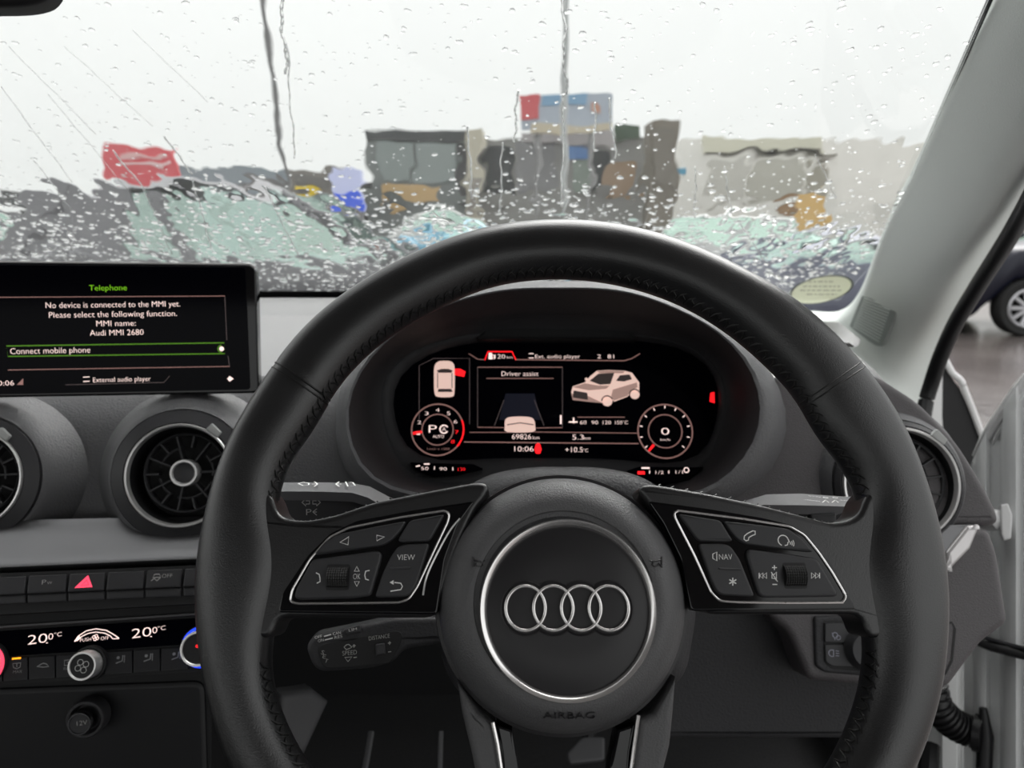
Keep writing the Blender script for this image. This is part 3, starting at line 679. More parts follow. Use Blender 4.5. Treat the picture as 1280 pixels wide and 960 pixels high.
# trim strip below the vents
def strip(name, rows, mm, parent, thick=.01):
    m = M(); m.rings([[at(x, y, d) for x, y in row] for row, d in rows], closed=False); return m.build(name, mm, parent, fix=False)
def syaw(y0, x, k=-.045): return y0 + k * x
SX = [-220, -100, 0, 60, 120, 180, 240, 290, 330]
def Dy(x, D): return D * (1 + (x - 120) / F * math.tan(R(8)))       # depth of the yawed centre stack
m = M()
rowz = [(648, .628, -.02), (655, .624, -.03), (672, .612, -.035), (690, .603, -.045), (699, .596, -.045), (704, .594, -.045), (708, .596, -.045), (712, .606, -.045)]
m.rings([[at(x, y0 + k_ * (x - 120), Dy(x, d)) for x in SX] for y0, d, k_ in rowz], closed=False)
m.build('aluminium_trim', alu, da, fix=False)

# ---- vents
def vent(px, py, Rpx, D, yaw, tilt, label, loc_group='round air vents', spokes=14, ang0=0, cs=1.27):
    fr = Fr(at(px, py, D), yn(yaw, tilt)); k = fr.sc(px, py); Rm = Rpx * k
    t = thing('air_vent', label, 'air vent', fr.o, 'round air vents')
    m = M(); m.lathe(fr, (0, 0), [(Rm * cs * 1.42, -.042), (Rm * cs * 1.26, -.028), (Rm * cs * 1.13, -.013), (Rm * cs * 1.06, -.005), (Rm * cs * 1.02, -.003), (Rm * cs * 1.01, -.0045), (Rm * cs, -.0045)], 80); m.build('pod', dashm, t, ang=35)
    m = M(); n = 150
    m.rings([[fr.w(r * math.cos(2 * math.pi * i / n) * (1 + (.006 if i % 2 else 0) * q), r * math.sin(2 * math.pi * i / n) * (1 + (.006 if i % 2 else 0) * q), h) for i in range(n)] for r, h, q in ((Rm * cs, -.006, 0), (Rm * (cs - .01), .000, 1), (Rm * 1.03, .004, 1), (Rm * 1.0, .003, 0))], cap0=False, cap1=False); m.build('adjusting_ring', btn, t, ang=25)
    m = M(); m.lathe(fr, (0, 0), [(Rm * 1.0, .001), (Rm * 1.0, .0050), (Rm * .985, .0060), (Rm * .955, .0056), (Rm * .94, .0035), (Rm * .93, .000)], 96); m.build('chrome_ring', chromeb, t)
    m = M(); m.lathe(fr, (0, 0), [(Rm * .935, .001), (Rm * .90, -.012), (Rm * .86, -.026), (Rm * .5, -.03), (.0005, -.03)], 64, cap1=True); m.build('bowl', blackp, t)
    cx, cy = .06 * Rm, .04 * Rm
    m = M(); m.lathe(fr, (cx, cy), [(Rm * .79, -.016), (Rm * .79, -.006), (Rm * .765, -.0045), (Rm * .735, -.006), (Rm * .735, -.016)], 64); m.build('louvre_ring', btn, t)
    for i in range(spokes):
        a = 2 * math.pi * i / spokes + ang0; c, s = math.cos(a), math.sin(a); r0 = Rm * (.27 if i % 2 == 0 else .50); r1 = Rm * .745; tw = .0007
        m = M(); V_ = []
        for r in (r0, r1):
            for q, h in ((-tw, -.006), (tw, -.006), (tw * 1.6, -.016), (-tw * 1.6, -.016)): V_.append(fr.w(cx + r * c - q * s, cy + r * s + q * c, h))
        m.add(V_, [(0, 1, 2, 3), (7, 6, 5, 4), (0, 4, 5, 1), (1, 5, 6, 2), (2, 6, 7, 3), (3, 7, 4, 0)]); m.build('vane', btn, t)
    m = M(); 
    for a0, a1 in ((100, 165), (190, 235), (250, 330), (350, 400)):
        P = [(cx + Rm * .5 * math.cos(R(a)), cy + Rm * .5 * math.sin(R(a))) for a in np.linspace(a0, a1, 10)]
        m.tube([fr.w(u, v, -.0085) for u, v in P], .0011, 5)
    m.build('inner_vane_ring', btn, t)
    m = M(); m.lathe(fr, (cx, cy), [(Rm * .265, -.012), (Rm * .265, .0005), (Rm * .25, .002), (Rm * .215, .002), (Rm * .195, .0005)], 48); kn = m.build('knob', chromeb, t)
    m = M(); m.lathe(fr, (cx, cy), [(Rm * .20, .0005), (Rm * .15, -.0005), (.0004, -.0008)], 32, cap1=True); m.build('knob_face', btn, kn)
    a = R(52); m = M(); m.prism(fr, rnd([(Rm * math.cos(x_) * r, Rm * math.sin(x_) * r) for x_, r in ((a - .14, 1.0), (a - .12, 1.12), (a + .10, 1.16), (a + .14, 1.0))], .001), .002, .0066, .001, 2); m.build('tab', mat('pale_tab', (.45, .46, .45), .4) if 'pale_tab' not in MATS else MATS['pale_tab'], t)
    return t
vent(226, 594, 68, .626, 10, 16, 'whole round air vent between the infotainment screen and the steering wheel')
vent(-38, 598, 70, .612, 10, 16, 'round air vent cut off by the left edge of the photo')
vent(1124, 605, 73, .635, -4, 16, 'round air vent at the door end of the dashboard, behind the wheel rim', ang0=.15, cs=1.12)

# ---- binnacle
bc = (700, 488)
L0 = [(700,352),(780,356),(850,380),(920,420),(965,465),(985,520),(975,575),(930,615),(870,640),(700,650),(540,640),(480,628),(430,590),(420,540),(425,480),(470,420),(540,380),(620,356)]
L1 = [(700,362),(780,366),(850,390),(905,422),(940,465),(952,512),(950,537),(930,572),(905,597),(870,615),(700,625),(530,615),(480,608),(455,587),(440,560),(434,520),(442,480),(480,430),(540,390),(620,366)]
L2 = [(700,416),(800,420),(850,430),(885,445),(905,470),(909,500),(898,550),(882,580),(860,603),(800,606),(700,600),(600,602),(520,600),(498,578),(484,545),(475,505),(477,475),(495,450),(540,430),(610,417)]
L3 = [(700,425),(800,428),(850,436),(880,450),(896,474),(899,500),(890,545),(876,572),(850,580),(790,574),(700,572),(600,572),(525,575),(507,560),(498,540),(491,505),(492,480),(508,460),(545,440),(610,428)]
def polring(L, N=72):
    L = crom(L, 6, True)
    A = sorted((math.atan2(-(y - bc[1]), x - bc[0]) % (2 * math.pi), math.hypot(x - bc[0], y - bc[1])) for x, y in L)
    xs_ = np.array([a - 2 * math.pi for a, r in A] + [a for a, r in A] + [a + 2 * math.pi for a, r in A]); ys_ = np.array([r for a, r in A] * 3)
    g = np.arange(N) * 2 * math.pi / N; r = np.interp(g, xs_, ys_); k_ = np.hanning(7); k_ /= k_.sum(); r = np.convolve(np.r_[r[-5:], r, r[:5]], k_, 'same')[5:-5]
    return [(bc[0] + r[i] * math.cos(g[i]), bc[1] - r[i] * math.sin(g[i])) for i in range(N)]
Q0, Q1, Q2, Q3 = map(polring, (L0, L1, L2, L3))
def lev(Q, Dt, Db): # depth varies from top to bottom (lip leans back)
    return [at(x, y, Dt + (Db - Dt) * min(1, max(0, (y - 350) / 280))) for x, y in Q]
cl = thing('instrument_cluster', 'digital instrument cluster under a dark hooded cowl behind the steering wheel', 'instrument cluster', at(700, 600, .62))
mid = lambda A, B, t_: [(a[0] * (1 - t_) + b[0] * t_, a[1] * (1 - t_) + b[1] * t_) for a, b in zip(A, B)]
m = M(); m.rings([lev([(bc[0] + (x - bc[0]) * 1.0, bc[1] + (y - bc[1]) * .93 + 14) for x, y in Q0], .86, .74), lev(Q0, .70, .64), lev(mid(Q0, Q1, .35), .640, .612), lev(mid(Q0, Q1, .8), .625, .604), lev(Q1, .626, .605)], cap0=False, cap1=False); m.build('cowl', dashm, cl, ang=60, fix=False)
DS = Fr(at(700, 500, .700), yn(0, 24))
onD = lambda Q, h: [DS.w(*DS.px(x, y, h), h) for x, y in Q]
m = M(); m.rings([lev(Q1, .626, .605), lev(mid(Q1, Q2, .06), .630, .608), onD(mid(Q1, Q2, .55), .028), onD(mid(Q1, Q2, .92), .012), onD(Q2, .010)], cap0=False, cap1=False); m.build('inner_funnel', dashd, cl, ang=60, fix=False)
m = M(); m.rings([onD(Q2, .010), onD(mid(Q2, Q3, .15), .010), onD(mid(Q2, Q3, .9), .004), onD(Q3, .0005)], cap0=False, cap1=False); m.build('display_surround', dashd, cl, ang=60, fix=False)
m = M(); m.prism(DS, DS.pxs([(470,405),(930,405),(920,620),(480,620)], 0), -.01, -.0005); m.build('display', scrn, cl)
m = M(); m.prism(DS, rnd(DS.pxs([(596,424),(612,404),(780,404),(797,424)], .012), .002), -.004, .012, .002, 2); m.build('visor_plate', blackp, cl)
# side gauges pods
for L in ([(512,578),(592,580),(604,586),(570,594),(540,596),(520,588)], [(784,588),(800,583),(880,584),(862,600),(830,606),(796,600)]):
    m = M(); m.prism(DS, rnd(DS.pxs(L, .0135), .001), .0, .0135, .001, 2); m.build('gauge_pod', scrn, cl)
h = .0004
m = M()   # bright graphics
m.ptext(DS, '120', 625, 445.5, 5.5, h, 13); m.ptext(DS, 'km', 637, 446.5, 3.2, h, 7)
m.ppoly(DS, [(611,441),(615,441),(616,449),(610.5,449)], h); m.pline(DS, [(616,443),(618,445),(617.5,449)], .9, h)
m.ptext(DS, 'Ext. audio player', 697, 445.5, 5., h, 56); m.ptext(DS, '2', 749, 445.5, 5, h, 4.5); m.ptext(DS, '81', 763.5, 445.5, 5, h, 8)
m.pline(DS, [(661,442),(667,442)], 1, h); m.pline(DS, [(661,447.5),(667,447.5)], 1, h)
m.ptext(DS, 'Driver assist', 650, 467, 6, h, 46)
m.ptext(DS, '69826', 652, 545.8, 6.5, h, 24); m.ptext(DS, 'km', 670, 547, 4, h, 8); m.ptext(DS, '10:06', 655, 561, 6.5, h, 24)
m.ptext(DS, '5.3', 722.5, 546.3, 6.5, h, 14); m.ptext(DS, 'km', 734, 547.5, 4, h, 8); m.ptext(DS, '+10.5', 717.5, 562, 6.5, h, 22); m.ptext(DS, '°C', 732, 563, 4.2, h, 6)
for tx, x in (('60', 729), ('90', 743.5), ('120', 758.5), ('150°C', 777)): m.ptext(DS, tx, x, 528, 4.6, h, 8 if len(tx) == 2 else (10 if len(tx) == 3 else 16))
m.ptext(DS, 'P', 541, 536, 10, h, 10); m.ptext(DS, 'AUTO', 548, 545.5, 4, h, 14); m.pcirc(DS, 555, 536.5, 5, 1.6, h, 30, 330); m.ptext(DS, 'A', 555, 536.5, 5, h, 5)
m.ptext(DS, '0', 831.5, 539, 9, h, 10); m.ptext(DS, 'km/h', 831.5, 549.5, 3, h, 12)
for tx, an in (('1', 190), ('2', 158), ('3', 124), ('4', 90), ('5', 56), ('6', 24)): m.ptext(DS, tx, 547 + 24.5 * math.cos(R(an)), 537 - 24.5 * math.sin(R(an)), 4.6, h, 4.5)
for an in range(-40, 221, 26): m.pline(DS, [(831 + 32 * math.cos(R(an)), 539 - 32 * math.sin(R(an))), (831 + 28.5 * math.cos(R(an)), 539 - 28.5 * math.sin(R(an)))], 1.2, h)
m.pline(DS, [(717,522),(717,529)], 1.6, h); m.pline(DS, [(711,527.5),(722,527.5)], 1.6, h); m.ppoly(DS, [(700,519),(702,519),(702,530),(700,530)], h)
m.build('white_graphics', t_white, cl, fix=False)
m = M()   # dimmer lines
for x, y, r_, wd in ((547, 537, 32.5, 1.6), (547, 537, 19.5, 1.3), (831.5, 539, 34, 1.6), (831.5, 539, 21, 1.3)): m.pcirc(DS, x, y, r_, wd, h, n=48)
for L, wd in (([(586,442),(597,449),(605,449.5)], .9), ([(644,449.5),(780,451),(790,448),(800,442)], 1.1), ([(597,459),(703,459)], 1), ([(608,473),(692,473)], .9), ([(597,534),(630,534.5)], .9), ([(670,535),(703,534.5)], .9), ([(587,540.5),(640,540.5)], .8), ([(580,552.5),(798,554.5)], 1.2), ([(668,540),(797,541.5)], .9), ([(722,521.5),(781,521.5)], .9)):
    m.pline(DS, L, wd, h)
m.ptext(DS, '1/min x 1000', 548, 561, 3, h, 28)
m.build('dim_graphics', t_dim, cl, fix=False)
m = M()
for L in ([(524,530),(524,457),(542,448),(587,448),(587,530)], [(703,459),(703,534)], [(597,459),(597,534)], [(630,500),(618,532)], [(668,500),(680,532)]): m.pline(DS, L, .8, h)
m.build('faint_graphics', t_vdim, cl, fix=False)
m = M(); m.ppoly(DS, [(632,492),(668,492),(676,525),(624,525)], h * .5); m.build('navy_field', t_navy, cl, fix=False)
m = M()
m.pline(DS, [(606,450),(610,439.5),(640,439.5),(645,450)], 1.5, h); m.pcirc(DS, 547, 537, 32.5, 1.8, h * 1.3, -40, 22, 14); m.ppoly(DS, [(516,540),(527,538.5),(528,541),(516.5,543.5)], h * 1.3)
m.ptext(DS, '7', 571, 540, 4.6, h, 4.5); m.ptext(DS, '8', 566, 552, 4.6, h, 4.5); m.ppoly(DS, [(810,563),(816,555),(818.5,557),(812,564.5)], h * 1.3)
m.ppoly(DS, [(568,461),(575,461),(582,464.5),(580,471),(568,468.5)], h); m.ppoly(DS, [(670,567),(675,567),(677,562),(675,555),(672.5,553.5),(670,555),(668,562)], h)
m.build('red_graphics', t_red, cl, fix=False)
m = M(); m.ppoly(DS, [(888,491),(893,490),(893.5,504),(887,502)], h); m.build('red_marker', t_red, cl, fix=False)
carpk = lamp('lit_car_picture', (.62, .43, .37), .8); cardk = lamp('lit_car_picture_dark', (.02, .015, .014), 1)
m = M(); m.ppoly(DS, crom([(543,458),(548,452),(556,451),(564,452),(568,458),(568.5,475),(568,490),(565,496),(547,496),(543,490),(542.5,475)], 3, True), h); m.build('car_plan_picture', carpk, cl, fix=False); m = M()
m.ppoly(DS, crom([(631,533),(632,524),(640,521),(659,521),(667,524),(669,533),(666,540),(634,540)], 3, True), h); m.build('car_rear_picture', carpk, cl, fix=False); m = M()
m.ppoly(DS, [(714,490),(716,483),(731,478),(738,470),(746,463.5),(760,462.5),(781,463.5),(790,466),(799,478),(799,489),(796,492),(790,490),(784,496),(768,502),(762,498),(756,504),(738,502),(716,499)], h)
m.pdisc(DS, 759, 501.5, 6.5, h); m.pdisc(DS, 793.5, 493, 6, h); m.pdisc(DS, 733, 474, 2, h)
pic = m.build('car_picture', carpk, cl, fix=False)
m = M(); m.ppoly(DS, [(714,492),(735,495),(752,503),(756,504),(738,502.5),(716,500)], h * 1.4); m.ppoly(DS, [(766,487),(796,478),(797,484),(790,488),(784,495),(767,501),(764,495)], h * 1.4); m.ppoly(DS, [(716,484),(731,479),(748,482),(762,482),(758,486),(736,488)], h * 1.4); m.ppoly(DS, [(746,464),(760,463),(781,464),(779,466.5),(750,466.5)], h * 1.4); m.build('body_shade', lamp('lit_car_picture_mid', (.27, .17, .145), .8), pic, fix=False, kind='stuff')
m = M(); h2 = h * 1.6; m.ppoly(DS, [(546,463),(552,461),(560,461),(566,463),(564,466),(548,466)], h2); m.ppoly(DS, [(548,486),(564,486),(566,490),(547,490)], h2)
m.pline(DS, [(547,466),(547,485)], 1, h2); m.pline(DS, [(565,466),(565,485)], 1, h2); m.pline(DS, [(634,531),(650,528.5),(667,531)], 1.3, h2)
m.ppoly(DS, [(737,476),(748,467),(768,466),(763,480),(750,481)], h2); m.ppoly(DS, [(770,476),(775,469),(787,468),(790,474),(780,477)], h2); m.ppoly(DS, [(717,488),(734,491),(735,500),(716,497)], h2)
m.pcirc(DS, 759, 501.5, 6.8, 1.6, h2, 20, 180); m.pcirc(DS, 793.5, 493, 6.4, 1.6, h2, 20, 180); m.build('car_picture_shading', cardk, cl, fix=False, kind='stuff')
h3 = .0138
m = M(); m.ptext(DS, '50', 531, 585.5, 4, h3, 9); m.ptext(DS, '90', 554, 586, 4, h3, 9); m.pline(DS, [(520,583),(525,582)], 1.5, h3); m.pline(DS, [(530,580),(537,580)], 1.6, h3)
m.pline(DS, [(543,583),(543,587)], 1, h3); m.pline(DS, [(566,584),(566,588)], 1, h3); m.pline(DS, [(802,585),(812,585)], 2, h3)
m.ptext(DS, '1/2', 824.5, 590.5, 4, h3, 10); m.ptext(DS, '1/1', 849, 590, 4, h3, 9); m.pcirc(DS, 858, 587.5, 3, 1.2, h3); m.pline(DS, [(812,588),(812,592)], 1, h3); m.pline(DS, [(836,588),(836,592)], 1, h3)
m.build('gauge_marks', t_white, cl, fix=False)
m = M(); m.ptext(DS, '130', 577, 586.5, 4, h3, 9); m.pline(DS, [(797,591),(806,591)], 4, h3); m.build('red_gauge_marks', t_red, cl, fix=False)

# ---- infotainment screen
SF = Fr(at(135, 412, .640), yn(8, 8))
t = thing('infotainment_screen', 'black infotainment screen standing on the dashboard showing the Telephone page', 'screen', at(135, 497, .64))
OUTL = [(-58,326.5),(312,331),(320,338),(323.5,489),(318,491.5),(-60,498)]
m = M(); m.prism(SF, rnd(SF.pxs(OUTL), .004), -.014, 0, .0015, 3); m.build('housing', gloss, t)
m = M(); m.prism(SF, rnd(SF.pxs([(-54,330),(307,334),(313,487),(-57,494)]), .003), -.001, .0006, .0002, 1); m.build('display', scrn, t)
m = M(); m.tube([SF.w(*p, -.001) for p in SF.pxs([(-58,327),(312,330.5),(319,335)])], .0011, 6); m.build('metal_edge', silver, t)
h = .0010
m = M(); m.ptext(SF, 'Telephone', 135, 359.5, 7.4, h, 47); m.build('green_title', t_green, t, fix=False)
m = M()
m.ptext(SF, 'No device is connected to the MMI yet.', 142, 380.5, 7.6, h, 168); m.ptext(SF, 'Please select the following function.', 142, 392.5, 7.6, h, 160)
m.ptext(SF, 'MMI name:', 145, 404, 7.6, h, 49); m.ptext(SF, 'Audi MMI 2680', 146, 415.5, 7.6, h, 67); m.ptext(SF, 'Connect mobile phone', 63, 438, 8, h, 100)
m.ptext(SF, 'External audio player', 152.5, 474, 6.4, h, 72); m.ptext(SF, '10:06', 5.5, 478.8, 6.8, h, 24); m.pdisc(SF, 277, 436, 3, h)
m.ppoly(SF, [(284,473.5),(287,470),(292,473.5),(287,477)], h); m.pline(SF, [(104,471.5),(112,471)], 1.1, h); m.pline(SF, [(104,477),(112,476.5)], 1.1, h)
m.build('white_text', t_white, t, fix=False)
m = M(); m.pline(SF, [(-52,372),(281,370)], 1., h); m.pline(SF, [(10,462.5),(287,458)], 1., h); m.ppoly(SF, [(21,481),(29,481),(29,473)], h * .9); m.build('dim_lines', t_dim, t, fix=False)
m = M(); m.pline(SF, [(281,371),(283.5,425)], .8, h); m.pline(SF, [(285,445),(287,458)], .8, h); m.pline(SF, [(82,481),(205,478),(212,470)], .8, h); m.build('faint_lines', t_vdim, t, fix=False)
m = M(); m.pline(SF, [(8,432.5),(280,428.5),(281,442),(10,445.5)], 1.5, h, True); m.pcirc(SF, 277, 436, 4.5, 1.5, h, 90, 270); m.build('selection_frame', t_gdim, t, fix=False)

# ---- button strip under the trim
BF = Fr(at(120, 730, .575), yn(8, 30))
t = thing('switch_strip', 'strip of black push buttons with a red hazard switch under the aluminium trim', 'switches', BF.o)
def yy(x, y0, k=-.045): return y0 + k * (x - 120)
m = M(); m.prism(BF, BF.pxs([(-160, yy(-160, 710)), (300, yy(300, 712)), (300, yy(300, 762, -.06)), (-160, yy(-160, 760, -.06))]), -.02, -.003); m.build('base', blackp, t)
xs_ = [-66, -17, 33, 84, 132, 181, 228, 275]
bl = {}
for i in range(len(xs_) - 1):
    a, b = xs_[i] + 1.8, xs_[i + 1] - 1.8; m = M()
    m.prism(BF, rnd(BF.pxs([(a + 2, yy(a, 716)), (b + 2, yy(b, 716)), (b, yy(b, 738.5)), (a - 1, yy(a, 738.5))]), .0008, 2), -.006, .001, .001, 2)
    m.prism(BF, rnd(BF.pxs([(a - 1, yy(a, 739)), (b, yy(b, 739)), (b, yy(b, 750)), (a - 1, yy(a, 750))]), .0008, 2), -.008, -.0005, .001, 2)
    bl[i] = m.build('button', btn, t)
m = M(); m.ppoly(BF, [(93,735),(110,719),(115.5,733.8)], .0013); m.build('hazard_triangle', t_haz, bl[3], label='glowing red hazard triangle', fix=False)
m = M(); m.pline(BF, [(101,732),(108.5,725),(111,731)], 1.2, .0016, True); m.build('triangle_outline', t_rdim, bl[3], fix=False)
m = M(); m.ptext(BF, 'P', 55, 727.5, 6, .0013, 5); m.ptext(BF, 'W', 62, 728.5, 3.5, .0013, 6); m.build('lettering', grey_p, bl[2], fix=False)
m = M(); m.ptext(BF, 'OFF', 209, 719.5, 5, .0013, 13); m.pline(BF, [(191,722),(193,718),(199,717.5),(201,721.5)], 1.2, .0013, True); m.pline(BF, [(189,726),(193,723),(196,726),(200,722.5)], 1.2, .0013); m.build('lettering', grey_p, bl[5], fix=False)

# ---- climate panel
CF = Fr(at(120, 810, .572), yn(8, 30))
t = thing('climate_control_panel', 'black climate control panel reading 20.0 degrees twice', 'climate panel', CF.o)
def yk(x, y0, k=-.066): return y0 + k * (x - 120)
m = M(); m.prism(CF, CF.pxs([(-160, yk(-160, 758)), (300, yk(300, 758)), (300, yk(300, 848)), (-160, yk(-160, 848))]), -.02, -.002); m.build('base', blackp, t)
m = M(); m.prism(CF, CF.pxs([(-160, yk(-160, 781)), (300, yk(300, 781)), (300, yk(300, 813)), (-160, yk(-160, 813))]), -.003, 0, .0005, 1); m.build('display', scrn, t)
m = M()
for y0, wd in ((754, .0008), (776, .0013)): m.tube([CF.w(*p, .0005) for p in CF.pxs([(-160, yk(-160, y0)), (300, yk(300, y0))])], wd, 6)
m.build('edge_line', alu, t)
xb = [-40, 4, 36, 70, 104]; xr = [131, 166.5, 201, 236]
for L in (xb, xr):
    for a, b in zip(L[:-1], L[1:]):
        m = M(); m.prism(CF, CF.pxs([(a + .8, yk(a, 816)), (b - .8, yk(b, 816)), (b - .8, yk(b, 844)), (a + .8, yk(a, 844))]), -.003, .001, .0006, 2); bt = m.build('button', mat('climate_button', (.007, .007, .009), .4) if 'climate_button' not in MATS else MATS['climate_button'], t)
        cx = (a + b) / 2; m = M(); hh2 = .0013
        if a == 4:
            m.pline(CF, [(16,829.5),(26,828.5),(25,834),(21,836),(17,834.5)], 1.1, hh2, True); m.pline(CF, [(21,829),(21,834)], 1, hh2); m.ptext(CF, 'MAX', 22, 839.5, 3.8, hh2, 11)
        elif a == 36: m.pline(CF, [(46,833),(50,831),(54,829),(58,830),(61,833),(54,834)], 1.2, hh2, True)
        elif a == 70: m.pline(CF, [(80.5,825.5),(91,824.5),(91,831),(80.5,832)], 1.1, hh2, True); m.pline(CF, [(84,828),(88,828)], 1.2, hh2); m.ptext(CF, 'REAR', 86, 835.5, 3.6, hh2, 13)
        elif a > 100: 
            y_ = yk(cx, 826); m.pdisc(CF, cx - 1, y_ - 2, 2, hh2, 8); m.pline(CF, [(cx + 5, y_ - 5), (cx + 4, y_ + 2), (cx - 4, y_ + 5)], 1.4, hh2); m.pline(CF, [(cx + 7, y_ - 5), (cx + 6.5, y_ + 4)], 1., hh2)
        else: m.pline(CF, [(cx - 4, yk(cx, 828)), (cx + 4, yk(cx, 828))], 1, hh2)
        m.build('symbol', dim_p, bt, fix=False)
m = M(); m.pline(CF, [(15,823.5),(26,822.5)], 2.2, .0015); m.build('amber_light', t_amber, t, fix=False)
hh2 = .0004
m = M()
m.ptext(CF, '20', 47, 798.5, 12, hh2, 24, 3.5); m.ptext(CF, '.', 59, 800.3, 8, hh2, 2.5); m.ptext(CF, '0', 63.5, 795.5, 8, hh2, 6, 3.5); m.ptext(CF, '°C', 72.5, 793, 5.5, hh2, 9.5, 3.5)
m.ptext(CF, '20', 177, 790.5, 12, hh2, 24, 3.5); m.ptext(CF, '.', 189, 792.3, 8, hh2, 2.5); m.ptext(CF, '0', 193.5, 787.5, 8, hh2, 6, 3.5); m.ptext(CF, '°C', 202, 785, 5.5, hh2, 9.5, 3.5)
m.ptext(CF, 'PUSH', 107, 799.5, 4.4, hh2, 13.5, 3.5); m.ptext(CF, 'OFF', 131, 797.5, 4.4, hh2, 10, 3.5)
for q in range(4): a = R(90 * q + 20); m.pcirc(CF, 119.5 + 2.2 * math.cos(a), 797 + 2.2 * math.sin(a), 1.8, .9, hh2, n=10)
u0 = [(93,802),(98,795),(108,788.5),(120,786),(133,788),(142,793),(149,798)]; u1 = [(97,800.5),(103,795),(111,791.5),(120,790),(131,791.5),(138,795),(141,798.5)]
m.pline(CF, u0, 1.2, hh2); m.pline(CF, u1 + [(149,798)], 1.1, hh2); m.ppoly(CF, [(93,802),(98,795),(101,796),(97,801)], hh2)
m.build('white_digits', t_white, t, fix=False)
def knob(px, py, rp, D, ringcol=None, sym=True):
    fr = Fr(CF.w(*CF.px(px, py), 0), yn(4, 22)); k_ = fr.sc(px, py); r_ = rp * k_
    m = M(); m.lathe(fr, (0, 0), [(r_ * 1.3, -.002), (r_ * 1.28, .003), (r_ * 1.15, .0035), (r_ * 1.1, .001)], 40); m.build('knob_collar', blackp, t)
    m = M(); n = 60; m.rings([[fr.w(r2 * (1 + q * (.012 if i % 2 else -.012)) * math.cos(2 * math.pi * i / n), r2 * (1 + q * (.012 if i % 2 else -.012)) * math.sin(2 * math.pi * i / n), hq) for i in range(n)] for r2, hq, q in ((r_ * 1.05, -.002, 1), (r_ * 1.04, .012, 1), (r_, .0135, 0), (r_ * .9, .0135, 0), (r_ * .86, .0128, 0))], cap0=False, cap1=False); kk = m.build('knob', chromeb, t, ang=25)
    m = M(); m.lathe(fr, (0, 0), [(r_ * .87, .0128), (.0003, .0128)], 40, cap1=True); m.build('knob_face', blackp, kk)
    m = M()
    if sym:
        k3 = r_ * .26
        for q in range(4):
            a = R(90 * q + 25); P = [(k3 * 1.2 * math.cos(a) + k3 * .8 * math.cos(b), k3 * 1.2 * math.sin(a) + k3 * .8 * math.sin(b)) for b in np.linspace(0, 2 * math.pi, 11)[:-1]]; m.stroke(fr, P, .0003, .0130, True)
        m.build('fan_symbol', white_p, kk, fix=False)
    else:
        m.poly(fr, [(.0015 * math.cos(b), .002 + .0012 * math.sin(b)) for b in np.linspace(0, 2 * math.pi, 9)[:-1]], .0130); m.build('light_dot', t_red, kk, fix=False)
    if ringcol:
        m = M(); m.lathe(fr, (0, 0), [(r_ * 1.22, .0032), (r_ * 1.20, .0045), (r_ * 1.08, .0045), (r_ * 1.07, .0032)], 48); m.build('light_ring', ringcol, t, label='glowing ring')
knob(113, 829, 17, .56); knob(254, 808, 21, .56, t_blue, False); knob(-17, 829, 21, .56, t_haz, False)
# 12 V socket
t = thing('power_socket', 'round power socket with 12V plug cap low on the centre console', 'socket', at(106, 899, .585))
fr = Fr(at(108, 898, .585), yn(8, 16)); k_ = fr.sc(108, 898); 
m = M(); m.lathe(fr, (0, 0), [(25 * k_, -.01), (25 * k_, .001), (23 * k_, .003), (20 * k_, .003), (18 * k_, 0), (17 * k_, -.004), (.0004, -.004)], 48, cap1=True); m.build('bezel', btn, t)
m = M(); m.lathe(fr, (-2 * k_, -1 * k_), [(15 * k_, -.004), (15 * k_, .009), (14 * k_, .0105), (12.5 * k_, .0105), (12 * k_, .0095)], 40); pc = m.build('plug', mat('dark_chrome', (.25, .25, .26), .25, 1), t)
m = M(); m.lathe(fr, (-2 * k_, -1 * k_), [(12.3 * k_, .0096), (.0003, .0096)], 32, cap1=True); m.build('plug_face', btn, pc)
m = M(); m.ptext(fr, '12V', 102.5, 903.5, 6, .0099, 13, 4); m.build('lettering', grey_p, pc, fix=False)

# ---- light switch panel at right, behind the rim
t = thing('light_switch_panel', 'black light switch panel with two fog lamp buttons, seen through the wheel at right', 'switches', lf.o)
m = M(); m.prism(lf, rnd(lf.pxs([(1016,770),(1100,768),(1100,846),(1030,840),(1018,832)], .0), .003), -.004, .003, .002, 3); m.build('bezel', dashd, t)
m = M(); m.prism(lf, rnd(lf.pxs([(1029,776),(1100,774),(1100,840),(1040,836),(1030,828)], .003), .002), 0, .0036, .0005, 2); m.build('recess', blackp, t)
for L, s_ in (([(1031,779),(1070,778),(1070,804),(1031,803)], 0), ([(1031,805.5),(1070,806.5),(1070,834),(1040,833),(1032,827)], 1)):
    m = M(); m.prism(lf, rnd(lf.pxs(L, .005), .0015), .003, .0052, .0008, 2); b_ = m.build('button', btn, t)
    m = M(); hq = .0055
    if s_ == 0: m.pcirc(lf, 1044, 794, 3.2, 1.2, hq); m.pcirc(lf, 1048, 797, 2.6, 1.1, hq); m.pline(lf, [(1040,791),(1044,800)], 1, hq)
    else: m.pcirc(lf, 1040, 816.5, 4, 1.3, hq, 60, 300); m.pline(lf, [(1042,812),(1042,821)], 1.2, hq); [m.pline(lf, [(1044.5, y_), (1049, y_ + .5)], 1.1, hq) for y_ in (813.5, 816.5, 819.5)]
    m.build('symbol', mat('fog_symbol', (.30, .30, .36), .6) if 'fog_symbol' not in MATS else MATS['fog_symbol'], b_, fix=False)
m = M(); c_ = lf.px(1082, 812, .005); k_ = lf.sc(1082, 812); m.lathe(lf, c_, [(27 * k_, .003), (27 * k_, .006), (24 * k_, .008), (23 * k_, .014), (21 * k_, .0155), (.0003, .0155)], 48, cap1=True); m.build('rotary_knob', btn, t)

